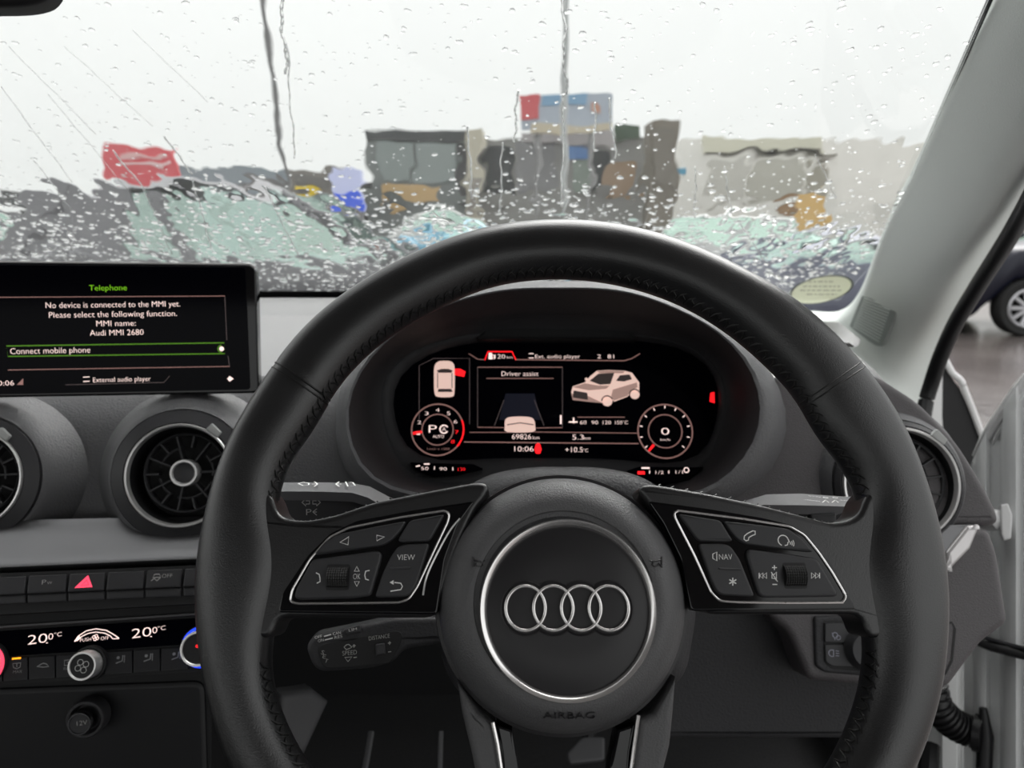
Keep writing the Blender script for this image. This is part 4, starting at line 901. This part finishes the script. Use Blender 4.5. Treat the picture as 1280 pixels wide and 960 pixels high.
# ================================================================== A-PILLAR TRIM, SEAL, DOOR SIDE
t = thing('pillar_trim', 'pale grey fabric pillar cover beside the windscreen on the right', 'pillar trim', at(1110, 480, .9))
def ws_pt(x, y):
    p = WS.px(x, y); return WS.w(*p, .004)
ST = [((1335,-230),(1395,-200),(1470,-160),(1550,-120),(1620,-90)), ((1285,-80),(1330,-55),(1385,-20),(1440,10),(1500,45)), ((1243,0),(1290,15),(1345,45),(1385,70),(1420,100)), ((1190,110),(1235,135),(1278,165),(1312,180),(1342,178)), ((1150,200),(1190,232),(1226,258),(1252,268),(1273,262)),
      ((1110,280),(1142,308),(1173,333),(1198,348),(1222,342)), ((1075,370),(1103,390),(1130,410),(1156,424),(1182,418)), ((1048,396),(1082,440),(1110,468),(1134,482),(1158,484)), ((1000,398),(1040,470),(1085,520),(1120,540),(1146,545)), ((960,425),(1010,505),(1070,548),(1112,562),(1140,578))]
m = M(); rows = []
DP = [.0, -.035, -.05, -.035, .03]
for q, st in enumerate(ST):
    r = []; base = (ws_pt(*st[0]) - C0).dot(FW)
    for j, (x, y) in enumerate(st):
        r.append(ws_pt(x, y) if j == 0 else at(x, y, base + DP[j] * (1 if q < 8 else 1.6)))
    rows.append(r)
# smooth both ways
A_ = np.array([[list(p) for p in r] for r in rows])
A_ = np.array([crom([tuple(p) for p in r], 6) for r in A_]); A_ = np.array([crom([tuple(A_[i, j]) for i in range(A_.shape[0])], 6) for j in range(A_.shape[1])]).transpose(1, 0, 2)
V1 = A_.reshape(-1, 3); ni, nj = A_.shape[:2]
# outward thickness
bk = V1 + np.array([.012, .03, .01]); n0 = len(V1)
Fc = [(i * nj + j, i * nj + j + 1, (i + 1) * nj + j + 1, (i + 1) * nj + j) for i in range(ni - 1) for j in range(nj - 1)]
Fb_ = [tuple(n0 + q for q in f[::-1]) for f in Fc]
ed = [(i * nj, (i + 1) * nj, n0 + (i + 1) * nj, n0 + i * nj) for i in range(ni - 1)] + [(i * nj + nj - 1, n0 + i * nj + nj - 1, n0 + (i + 1) * nj + nj - 1, (i + 1) * nj + nj - 1) for i in range(ni - 1)]
m.add([tuple(p) for p in V1] + [tuple(p) for p in bk], Fc + Fb_ + ed); m.build('cover', pillar, t, ang=60)
# speaker grille on pillar foot
def onpx(p):
    d = Vector(p) - C0; z = d.dot(FW); return 640 + F * d.dot(RT) / z, 480 - F * d.dot(UPV) / z
bi = min(((i, j) for i in range(1, A_.shape[0] - 1) for j in range(1, A_.shape[1] - 1)), key=lambda q: (onpx(A_[q])[0] - 1091) ** 2 + (onpx(A_[q])[1] - 402) ** 2)
g0 = Vector(A_[bi]); gn = (Vector(A_[bi[0] + 1, bi[1]]) - Vector(A_[bi[0] - 1, bi[1]])).cross(Vector(A_[bi[0], bi[1] + 1]) - Vector(A_[bi[0], bi[1] - 1])).normalized()
if gn.dot(C0 - g0) < 0: gn = -gn
GF = Fr(g0 + gn * .0035, gn)
m = M(); GP = [(1078,369),(1118,381),(1121,392),(1104,433),(1096,432),(1062,412),(1063,405)]
m.prism(GF, rnd(GF.pxs(GP), .003), -.004, .0015, .0012, 2); gp = m.build('speaker_grille', mat('grille_recess', (.34, .37, .355), .8), t)
for q in range(13):
    f = q / 12; x0 = 1078 - 13 * f; y0 = 373 + 35 * f; x1 = 1116 - 15 * f; y1 = 384 + 43 * f
    m = M(); a = GF.px(x0 + 2, y0, .0015); b = GF.px(x1 - 2, y1, .0015); m.tube([GF.w(*a, .0018), GF.w(*b, .0018)], .0011, 5); m.build('rib', pillar_p, gp)
# door seal
sp = crom([(1375,60,.60),(1310,205,.70),(1268,285,.79),(1222,358,.87),(1194,405,.92),(1176,445,.95),(1164,480,.97),(1156,510,.97),(1150,560,.95)], 8)
m = M(); m.tube([at(x, y, d) for x, y, d in sp], [.0092] * len(sp), 12); m.build('door_seal', rubber, label='black rubber door seal running up beside the pillar cover', cat='door seal')
# rear view mirror tip
fr = Fr(at(20, -30, .50), yn(10, 5)); m = M(); m.prism(fr, rnd(fr.pxs([(-150,-160),(60,-150),(78,-60),(62,-4),(30,6),(-150,8)]), .012, 5), -.02, 0, .006, 4); m.build('rear_view_mirror', blackp, label='bottom edge of the black interior mirror at the top left corner', cat='mirror')

# body side behind the dash end: white painted sheet with ribs, door edge, hinge, check strap, cable hose
t = thing('car_door', 'open front door edge of greyish white painted metal with vertical folds', 'car door', at(1270, 900, .95))
xs2 = [(1205,.93),(1216,.925),(1222,.90),(1232,.895),(1238,.905),(1250,.90),(1256,.875),(1270,.865),(1280,.885),(1300,.88),(1310,.85),(1400,.82)]
def topy(x):
    P = [(1195,620),(1222,562),(1232,540),(1247,520),(1262,495),(1281,470),(1300,455),(1420,400)]
    return float(np.interp(x, [p[0] for p in P], [p[1] for p in P]))
m = M(); rows = []
for f in np.linspace(0, 1, 14):
    rows.append([at(x + (1 - f) * 0, topy(x) + (1150 - topy(x)) * f, d - .08 * f) for x, d in xs2])
rows_b = [[p + Vector((.03, .035, 0)) for p in r] for r in rows]
V_ = [p for r in rows for p in r] + [p for r in rows_b for p in r]; nj = len(xs2); ni = len(rows); n0 = ni * nj
Fc = [(i * nj + j, (i + 1) * nj + j, (i + 1) * nj + j + 1, i * nj + j + 1) for i in range(ni - 1) for j in range(nj - 1)]
m.add(V_, Fc + [tuple(n0 + q for q in f[::-1]) for f in Fc] + [(j, j + 1, n0 + j + 1, n0 + j) for j in range(nj - 1)] + [(i * nj, n0 + i * nj, n0 + (i + 1) * nj, (i + 1) * nj) for i in range(ni - 1)])
m.build('door_shell', gpaint, t, ang=60)
m = M(); m.tube([at(x, y, d) for x, y, d in crom([(1222,570,.925),(1236,540,.90),(1256,510,.885),(1281,475,.87),(1330,430,.84)], 6)], .006, 8); m.build('window_seal_edge', wpaint, t)
m = M(); m.tube([at(x, y, d) for x, y, d in crom([(1232,575,.915),(1245,545,.895),(1264,514,.88),(1290,485,.865)], 6)], .0022, 6); m.build('fold_line', gpaint, t)
# body jamb
m = M(); rows = []
for x, d in ((1120, 1.02), (1150, .99), (1172, .97), (1178, .955), (1196, .95), (1203, .965), (1226, .955), (1232, .93)):
    rows.append([at(x, 640, d + .06), at(x, 1150, d - .04)])
m.rings(rows, closed=False)
rows2 = [[p + Vector((0.01, .03, 0)) for p in r] for r in rows]; m.rings(rows2, closed=False); m.build('body_jamb', gpaint, label='grey white body jamb behind the end of the dashboard', cat='door jamb', ang=60)
# hinge bolt
dr_ = t
fr = Fr(at(1258, 652, .83), yn(-25, 20), up=(.06, 0, 1))
m = M(); m.prism(fr, rnd(fr.pxs([(1251,631),(1260,629),(1266,644),(1264,673),(1255,676),(1252,668)]), .0015), -.015, 0, .0015, 2); t = m.build('hinge', wpaint, dr_)
m = M(); m.tube([at(1236, 650, .86), at(1250, 650, .84), at(1256, 651, .84)], [.013, .011, .008], 14); m.build('hinge_barrel', wpaint, t)
t = thing('check_strap', 'black door check strap bridging the gap below the dashboard end', 'check strap', at(1245, 810, .82))
m = M(); m.tube([at(1225, 800, .86), at(1245, 808, .84), at(1300, 822, .80)], .011, 10, flat=.55); m.build('arm', rubber, t)
m = M(); m.tube([at(1232, 797, .845), at(1262, 806, .825), at(1300, 815, .79)], .0022, 6); m.build('raised_edge', btn, t)
# corrugated hose
t = thing('cable_hose', 'black corrugated cable hose between body and open door at bottom right', 'hose', at(1200, 900, .85))
hp = crom([(1168,855,.86),(1172,882,.86),(1186,900,.86),(1204,911,.86),(1222,916,.855)], 24); P = [at(x, y, d) for x, y, d in hp]; n = len(P)
m = M(); m.tube(P, [.0145 + .0032 * (math.sin(i / n * 2 * math.pi * 13) > 0) - .004 * max(0, 1 - i / n * 3) for i in range(n)], 16); m.build('bellows', rubber_g, t, ang=25)
m = M(); m.tube([at(1218, 915, .855), at(1228, 918, .85)], .0205, 16); m.build('end_cuff', rubber_g, t)
m = M(); m.tube([at(1229, 885, .848), at(1232, 920, .845), at(1230, 960, .84), at(1228, 1010, .83)], [.004, .008, .008, .006], 10); m.build('grommet', rubber, t)
m = M(); m.tube([at(1162, 930, .90), at(1156, 1040, .85)], .011, 8); m.build('door_seal', rubber, label='black rubber lower door seal under the hose', cat='door seal')
# wing mirror base/fender seen past the seal
t = thing('wing_corner', 'white bonnet corner with black inner fender panel beyond the door gap', 'car body panel', at(1195, 500, 1.25))
ff_ = Fr(at(1195, 500, 1.25), yn(-12, 10))
m = M(); m.prism(ff_, ff_.pxs([(1174,446),(1180,455),(1192,476),(1199,484),(1208,504),(1224,545),(1236,580),(1160,640),(1155,510),(1165,500)]), -.02, 0); m.build('inner_panel', blackp, t)
m = M(); m.tube([ff_.w(*ff_.px(x, y), .004) for x, y in crom([(1177,443),(1183,455),(1190,467),(1200,476),(1206,490),(1214,510),(1222,532),(1232,560)], 6)], .0052, 8); m.build('painted_edge', wpaint, t)
m = M(); m.prism(ff_, ff_.pxs([(1175,444),(1178,452),(1177,520),(1180,560),(1140,560),(1155,500)], .01), .001, .012); m.build('painted_strip', wpaint, t)

# ================================================================== FOOTWELL
t = thing('brake_pedal', 'grey pedal pad in the dark footwell below the hub', 'pedal', at(735, 945, .95))
fr = Fr(at(730, 935, .95), yn(0, 45)); m = M(); m.prism(fr, rnd(fr.pxs([(708,942),(728,921),(756,921),(756,950),(712,955)]), .004), -.012, 0, .003, 2); m.build('pad', dgry, t)
m = M(); m.tube([at(735, 935, .96), at(738, 880, .99), at(740, 800, 1.0)], .009, 8); m.build('arm', blackp, t)
m = M(); fr = Fr((.06, .75, .305), (0, 0, 1), up=(0, 1, 0))
m.prism(fr, rnd([(-.22, -.5), (.36, -.5), (.36, .24), (-.22, .24)], .05), 0, .006, .003, 2); m.build('floor_mat', matm, label='woven black floor mat under the pedals', cat='floor mat')
m = M(); m.tube([at(452, 985, .85), at(459, 945, .86), at(464, 915, .88)], .0035, 6); m.build('console_seam', dgry, da)
m = M(); m.tube([at(549, 985, .86), at(550, 950, .87), at(551, 914, .88)], .003, 6); m.build('column_bracket', dgry, da)

# ================================================================== OUTSIDE
asph = mat('wet_asphalt', (.12, .105, .10), .16, bump=.3, bscale=14, var=.4, vscale=.8, dist=.012)
m = M(); m.add([(-150, -8, 0), (150, -8, 0), (150, 300, 0), (-150, 300, 0)], [(0, 1, 2, 3)]); m.build('ground', asph, kind='structure')
def X(px, Y, pz=290): return (px - 640) / F * (Y / math.cos(PITCH)) * .985      # sideways position of a column at distance Y near the horizon
def Zp(py, Y): d = ray(640, py); return CAMZ + d.z / d.y * Y
def bbox_m(m_, x0, x1, y0, y1, z0, z1): m_.wbox(min(x0, x1), y0, z0, max(x0, x1), y1, z1)
tyre = mat('tyre_rubber', (.01, .01, .01), .7); alloy = mat('alloy_rim', (.6, .6, .62), .35, .6)
tail = mat('red_tail_lamp', (.55, .01, .015), .2, coat=1); headlm = mat('clear_head_lamp', (.6, .62, .62), .1, coat=1)
def car(name, label, cx, cy, heading, L, W, H, paint, glass, z_belt=.92, cab=(.22, .80, .34, .66), hood=.80, tailh=.90, quarter=None, cat='car'):
    """side-on box profile in local coords x: nose at +L/2; cab: belt rear, belt front, roof rear, roof front as fraction of length from the tail"""
    t = thing(name, label, cat, (cx, cy, 0), 'parked cars outside'); c, s = math.cos(R(heading)), math.sin(R(heading))
    def T(x, y, z): return (cx + x * c - y * s, cy + x * s + y * c, z)
    xs = lambda f: -L / 2 + f * L
    rw = H * .215
    # body sections along the length
    st = [(0, .45, .70, .80), (.015, .32, tailh - .03, .90), (.06, .24, tailh, .97), (cab[0], .20, max(z_belt, tailh), 1.0), (.5, .18, z_belt, 1.0), (cab[1], .20, z_belt - .02, 1.0), (.90, .22, hood - .06, .97), (.975, .26, hood - .16, .90), (1.0, .36, .58, .74)]
    fs = np.linspace(0, 1, 26); rg = []
    for f in fs:
        zb = np.interp(f, [q[0] for q in st], [q[1] for q in st]); zt = np.interp(f, [q[0] for q in st], [q[2] for q in st]); wf = np.interp(f, [q[0] for q in st], [q[3] for q in st])
        x = xs(f); hw = W / 2 * wf
        # wheel arches
        for wx in (.19, .81):
            d = abs(x - xs(wx)); 
            if d < rw * 1.12: zb = max(zb, rw + math.sqrt(max(0, (rw * 1.12) ** 2 - d * d)) * .98)
        rg.append([T(x, -hw * .94, zb), T(x, -hw, zb + .12), T(x, -hw, (zb + zt) / 2 + .1), T(x, -hw * .94, zt - .03), T(x, -hw * .85, zt), T(x, hw * .85, zt), T(x, hw * .94, zt - .03), T(x, hw, (zb + zt) / 2 + .1), T(x, hw, zb + .12), T(x, hw * .94, zb)])
    m = M(); m.rings(rg); m.build('body', paint, t, ang=50)
    bx0, bx1, rx0, rx1 = [xs(v) for v in (cab[0], cab[1], cab[2], cab[3])]; bw, rwid = W * .46, W * .36
    bz = z_belt - .03; mid_ = (rx0 * .9 + rx1 * 1.1) / 2
    m = M(); nst = 10; rg = []
    for q in range(nst):
        f = q / (nst - 1); x = rx0 + (rx1 - rx0) * f; zz = H - .10 * (2 * f - 1) ** 2 * 1.0
        rg.append([T(x, -rwid - .03, zz - .06), T(x, -rwid * .8, zz), T(x, rwid * .8, zz), T(x, rwid + .03, zz - .06), T(x, 0, zz - .08)])
    m.rings(rg); m.build('roof', paint, t, ang=60)
    zr = H - .13
    m = M()
    for sd in (-1, 1):
        for a, b, r_ in (((bx0, bz), (rx0, zr), .055), ((bx1, bz), (rx1, zr), .035), (((bx0 + bx1) / 2 - .1, bz), ((rx0 + rx1) / 2 - .12, zr), .045), ((bx0 + L * .09, bz), (rx0 + L * .02, zr), .035)):
            m.tube([T(a[0], sd * bw, a[1]), T(b[0], sd * rwid, b[1])], r_, 6)
    m.build('window_pillars', paint, t)
    sp_ = [bx0 + .04, (bx0 + bx1) / 2 - .1, bx1 - .04]; tp_ = [rx0 + .02, (rx0 + rx1) / 2 - .12, rx1 - .02]
    for sd in (-1, 1):
        for q in range(2):
            m = M(); m.add([T(sp_[q], sd * bw, bz), T(sp_[q + 1], sd * bw, bz), T(tp_[q + 1], sd * rwid, zr), T(tp_[q], sd * rwid, zr)], [(0, 1, 2, 3)]); m.build('side_window', glass, t, fix=False)
    m = M(); m.add([T(bx1, -bw, bz), T(bx1, bw, bz), T(rx1, rwid, zr + .02), T(rx1, -rwid, zr + .02)], [(0, 1, 2, 3)]); m.build('windscreen', glass, t, fix=False)
    m = M(); m.add([T(bx0, -bw, bz), T(bx0, bw, bz), T(rx0, rwid, zr + .02), T(rx0, -rwid, zr + .02)], [(0, 1, 2, 3)]); m.build('rear_window', glass, t, fix=False)
    if quarter:
        for sd in (-1, 1):
            m = M(); a = [T(xs(quarter[0]), sd * (bw + .02), bz - .03), T(xs(quarter[1]), sd * (bw + .02), bz - .03), T(xs(quarter[3]), sd * (rwid + .02), zr + .05), T(xs(quarter[2]), sd * (rwid + .02), zr + .05)]
            b = [(p[0] - sd * .06 * -s, p[1] - sd * .06 * c, p[2]) for p in a]; m.rings([a, b]); m.build('quarter_panel', paint, t)
    for wx in (.19, .81):
        for sd in (-1, 1):
            x = xs(wx); ang = R(heading); wf_ = Fr(T(x, sd * (W / 2 - .10), rw), (sd * -s, sd * c, 0))
            m = M(); m.lathe(wf_, (0, 0), [(rw * .68, .10), (rw * .93, .11), (rw, .08), (rw, -.10), (rw * .5, -.12)], 28, cap1=True); wh = m.build('wheel', tyre, t)
            m = M(); m.lathe(wf_, (0, 0), [(rw * .70, .10), (rw * .66, .115), (rw * .60, .10), (rw * .58, .06)], 28)
            for q in range(10):
                a = 2 * math.pi * q / 10; ca, sa = math.cos(a), math.sin(a)
                m.tube([wf_.w(rw * .1 * ca, rw * .1 * sa, .09), wf_.w(rw * .62 * ca, rw * .62 * sa, .10)], .022, 5)
            m.lathe(wf_, (0, 0), [(rw * .16, .08), (rw * .14, .11), (.002, .112)], 12, cap1=True); m.build('alloy_rim', alloy, wh)
    for sd in (-1, 1):
        m = M(); m.rings([[T(xs(f), sd * W / 2 * k1, z) for k1, z in ((k0, zt), (k0 + .03, zt), (k0 + .03, zb), (k0, zb))] for f, k0, zt, zb in ((.0, .62, tailh - .08, tailh - .24), (.03, .90, tailh - .06, tailh - .24), (.07, .975, tailh - .08, tailh - .22))]); m.build('tail_lamp', tail, t)
        m = M(); m.rings([[T(xs(f), sd * W / 2 * k1, z) for k1, z in ((k0, zt), (k0 + .03, zt), (k0 + .03, zb), (k0, zb))] for f, k0, zt, zb in ((1.0, .55, .72, .60), (.975, .86, .76, .62), (.93, .96, .78, .66))]); m.build('head_lamp', headlm, t)
    return t
greyp = mat('charcoal_car_paint', (.15, .15, .16), .5, coat=.15); navy = mat('navy_car_paint', (.008, .009, .020), .3, spec=.4); whitec = mat('white_paint_far', (.62, .63, .62), .55)
bluec = mat('light_blue_paint', (.16, .42, .58), .3, coat=1); lilac = mat('grey_lilac_paint', (.17, .18, .24), .5); silverc = mat('silver_paint_far', (.40, .41, .42), .3, .3, coat=1); redc = mat('red_car_paint', (.50, .02, .03), .3, coat=1)
car('car', 'charcoal hatchback parked side on beyond the windscreen at left, behind the screen', X(345, 6.0), 6.4, 2, 4.3, 1.8, 1.50, greyp, sideg, z_belt=.92, cab=(.10, .73, .17, .53), quarter=(.06, .29, .11, .28), tailh=.98)
car('car', 'white car with red tail lamp seen through the glass above the wheel rim', X(890, 12.5), 13.0, 152, 4.2, 1.75, 1.42, whitec, sideg, z_belt=.92, cab=(.10, .74, .22, .56))
car('car', 'lilac grey car with pale green windows close to the sticker on the windscreen', 3.55, 9.6, 160, 3.6, 1.7, 1.12, lilac, sideg, z_belt=.80, cab=(.12, .74, .22, .56), tailh=.80, hood=.74)
car('car', 'light blue car just above the top of the steering wheel', X(590, 15), 15.5, 8, 3.9, 1.7, 1.25, bluec, sideg, z_belt=.95)
car('car', 'silver car in the row behind the light blue car', X(745, 17), 18.5, 10, 4.2, 1.75, 1.4, silverc, sideg, z_belt=.92)
car('car', 'pale van-like car in front of the dark glass fronted shop', X(545, 20), 23, 5, 4.6, 1.8, 1.7, whitec, sideg, z_belt=1.15, hood=1.)
car('car', 'pale car at the left edge of the windscreen below the black van', X(-25, 10), 11.5, -10, 4.0, 1.7, 1.38, whitec, sideg, z_belt=.9)
car('car', 'navy blue saloon parked on the wet asphalt beyond the open door', 7.02, 8.9, 173, 4.6, 1.85, 1.42, navy, sideg, z_belt=1.02, hood=.98, tailh=1.0, cab=(.10, .70, .25, .52))
car('van', 'black van behind the charcoal hatchback at the far left', X(5, 18), 19.5, 0, 5.0, 1.9, 1.95, mat('black_van_paint', (.008, .009, .009), .3), darkg, z_belt=1.35, tailh=1.5, hood=1.3, cab=(.04, .9, .06, .82), cat='van')
# buildings
def block(name, label, x0, x1, ytop, Y, col, depth=8, parts=(), cat='building', ybot=None):
    a, b = X(x0, Y), X(x1, Y); z1 = Zp(ytop, Y); z0 = 0 if ybot is None else Zp(ybot, Y)
    t = thing(name, label, cat, ((a + b) / 2, Y, z0), 'buildings beyond the car park')
    mm = mat(name + '_wall_' + str(int(x0)), col, .8, var=.12, vscale=.6); m = M(); m.wbox(a, Y, z0, b, Y + depth, z1); m.build('walls', mm, t)
    for nm, px0, px1, py0, py1, c2 in parts:
        key = 'far_' + nm + '_%d%d%d' % tuple(int(v * 99) for v in c2); mm2 = MATS.get(key) or mat(key, c2, .5)
        m = M(); m.wbox(X(px0, Y), Y - .12, Zp(py1, Y), X(px1, Y), Y + .02, Zp(py0, Y)); m.build(nm, mm2, t)
    return t
dk = (.035, .04, .04); br = (.10, .09, .075); cream = (.62, .60, .52); tan = (.42, .28, .13)
block('shop_building', 'dark glass fronted shop building left of centre with an orange base', 465, 585, 166, 38, (.20, .22, .215), parts=[('window', 480, 520, 180, 226, (.24, .28, .27)), ('window', 526, 576, 180, 226, (.26, .30, .29)), ('roof_band', 465, 585, 163, 176, (.05, .055, .055)), ('counter', 480, 552, 232, 252, (.55, .38, .18)), ('corner_post', 578, 586, 180, 250, (.06, .06, .06))])
block('cream_column_building', 'narrow cream building front between two dark shops', 585, 603, 162, 37.5, (.52, .49, .40), depth=4, parts=[('door', 588, 599, 225, 262, (.30, .28, .25))])
block('grey_shop_row', 'long grey shop row under the billboard in the centre', 603, 806, 172, 39, (.30, .30, .285), parts=[('window', 608, 640, 190, 245, dk), ('window', 645, 692, 178, 238, (.24, .24, .245)), ('window', 714, 735, 200, 240, (.25, .30, .26)), ('window', 738, 752, 185, 240, dk), ('doorway', 750, 790, 205, 240, (.36, .25, .16)), ('blue_sign', 702, 732, 182, 198, (.12, .26, .55)), ('green_fascia', 762, 792, 158, 175, (.06, .10, .06)), ('pale_fascia', 650, 760, 166, 180, (.50, .47, .47))])
block('brown_tower', 'tall brown sign tower right of the grey shop row', 807, 838, 150, 36.2, (.20, .18, .145), depth=2, parts=[('panel', 810, 833, 160, 235, (.17, .155, .125))])
block('cream_warehouse', 'long cream warehouse at right with brownish shutters', 842, 1200, 176, 46, (.86, .85, .80), parts=[('roof_band', 868, 1010, 172, 192, (.70, .69, .56)), ('shutter', 878, 925, 200, 248, (.58, .57, .52)), ('shutter', 930, 990, 200, 245, (.50, .49, .43)), ('shutter', 995, 1020, 200, 248, (.38, .36, .30)), ('blue_sign', 836, 850, 208, 220, (.10, .35, .52)), ('dark_ledge', 870, 1030, 189, 194, (.25, .24, .2)), ('brown_door', 960, 986, 244, 258, (.33, .2, .1))])
block('low_grey_building', 'low blue grey building behind the charcoal hatchback', 238, 372, 211, 34, (.28, .33, .36), parts=[('ledge', 238, 372, 226, 240, (.18, .18, .18))])
block('brown_shed', 'brownish shed with a yellow sign beside the blue and white sign', 368, 428, 209, 33, (.20, .19, .17), parts=[('yellow_sign', 375, 405, 237, 247, (.75, .55, .01)), ('window', 380, 420, 218, 233, (.14, .135, .125))])
block('distant_building', 'pale distant building beyond the navy car', 1240, 1420, 235, 42, (.62, .60, .54), parts=[('ledge', 1240, 1420, 293, 299, (.45, .36, .2)), ('window', 1250, 1290, 250, 270, (.45, .45, .4))])
# signs and poles
def signboard(name, label, x0, x1, y0, y1, Y, cols, pole=True):
    t = thing(name, label, 'sign', (X((x0 + x1) / 2, Y), Y, 0))
    for nm, a, b, c, d, col in cols:
        key = 'sign_%d_%d_%d' % tuple(int(v * 999) for v in col); mm = MATS.get(key) or mat(key, col, .5); m = M(); m.wbox(X(a, Y), Y - .1 - (.05 if nm != 'board' else 0), Zp(d, Y), X(b, Y), Y + .1, Zp(c, Y)); m.build(nm, mm, t)
    if pole:
        for px in (x0 + (x1 - x0) * .2, x0 + (x1 - x0) * .8):
            m = M(); m.tube([(X(px, Y), Y + .15, 0), (X(px, Y), Y + .15, Zp(y1, Y))], .12, 8); m.build('post', MATS['far_post'] if 'far_post' in MATS else mat('far_post', (.3, .3, .3), .5), t)
    return t
signboard('billboard', 'red billboard with pale lettering bands standing above the charcoal hatchback', 152, 238, 181, 224, 30, [('board', 152, 238, 181, 224, (.72, .10, .12)), ('text_band', 172, 224, 192, 199, (.75, .45, .45)), ('text_band', 172, 228, 206, 211, (.80, .6, .6))])
signboard('blue_white_sign', 'tall white and bright blue upright sign left of the dark shop', 425, 461, 213, 268, 26, [('board', 425, 461, 213, 268, (.62, .66, .95)), ('blue_panel', 427, 458, 246, 267, (.05, .13, .85))])
signboard('billboard', 'blue and grey billboard with a red left panel above the shops', 650, 758, 116, 166, 37.5, [('board', 650, 758, 118, 162, (.42, .47, .54)), ('red_panel', 650, 672, 117, 150, (.62, .12, .13)), ('blue_band', 676, 728, 118, 132, (.22, .38, .55)), ('yellow_band', 664, 758, 155, 166, (.56, .50, .38)), ('orange_spot', 733, 742, 130, 142, (.55, .3, .22))])
signboard('orange_sign', 'orange yellow upright sign in front of the cream warehouse', 986, 1020, 246, 280, 24, [('board', 986, 1018, 246, 281, (.72, .47, .17))])
polem = mat('grey_steel_pole', (.16, .16, .16), .5)
m = M(); Y = 20; m.tube([(X(366, Y), Y, 0), (X(364, Y), Y, Zp(200, Y)), (X(352, Y), Y, Zp(-80, Y))], [.075, .07, .055], 10); m.build('lamp_post', polem, label='tall grey lamp post rising behind the charcoal hatchback', cat='lamp post')
m = M(); Y = 32; polel = mat('pale_steel_pole', (.48, .50, .50), .5); m.tube([(X(702, Y), Y, 0), (X(703, Y), Y, Zp(-80, Y))], [.13, .10], 10); m.build('flag_pole', polel, label='pale thin pole in front of the centre billboard', cat='pole')
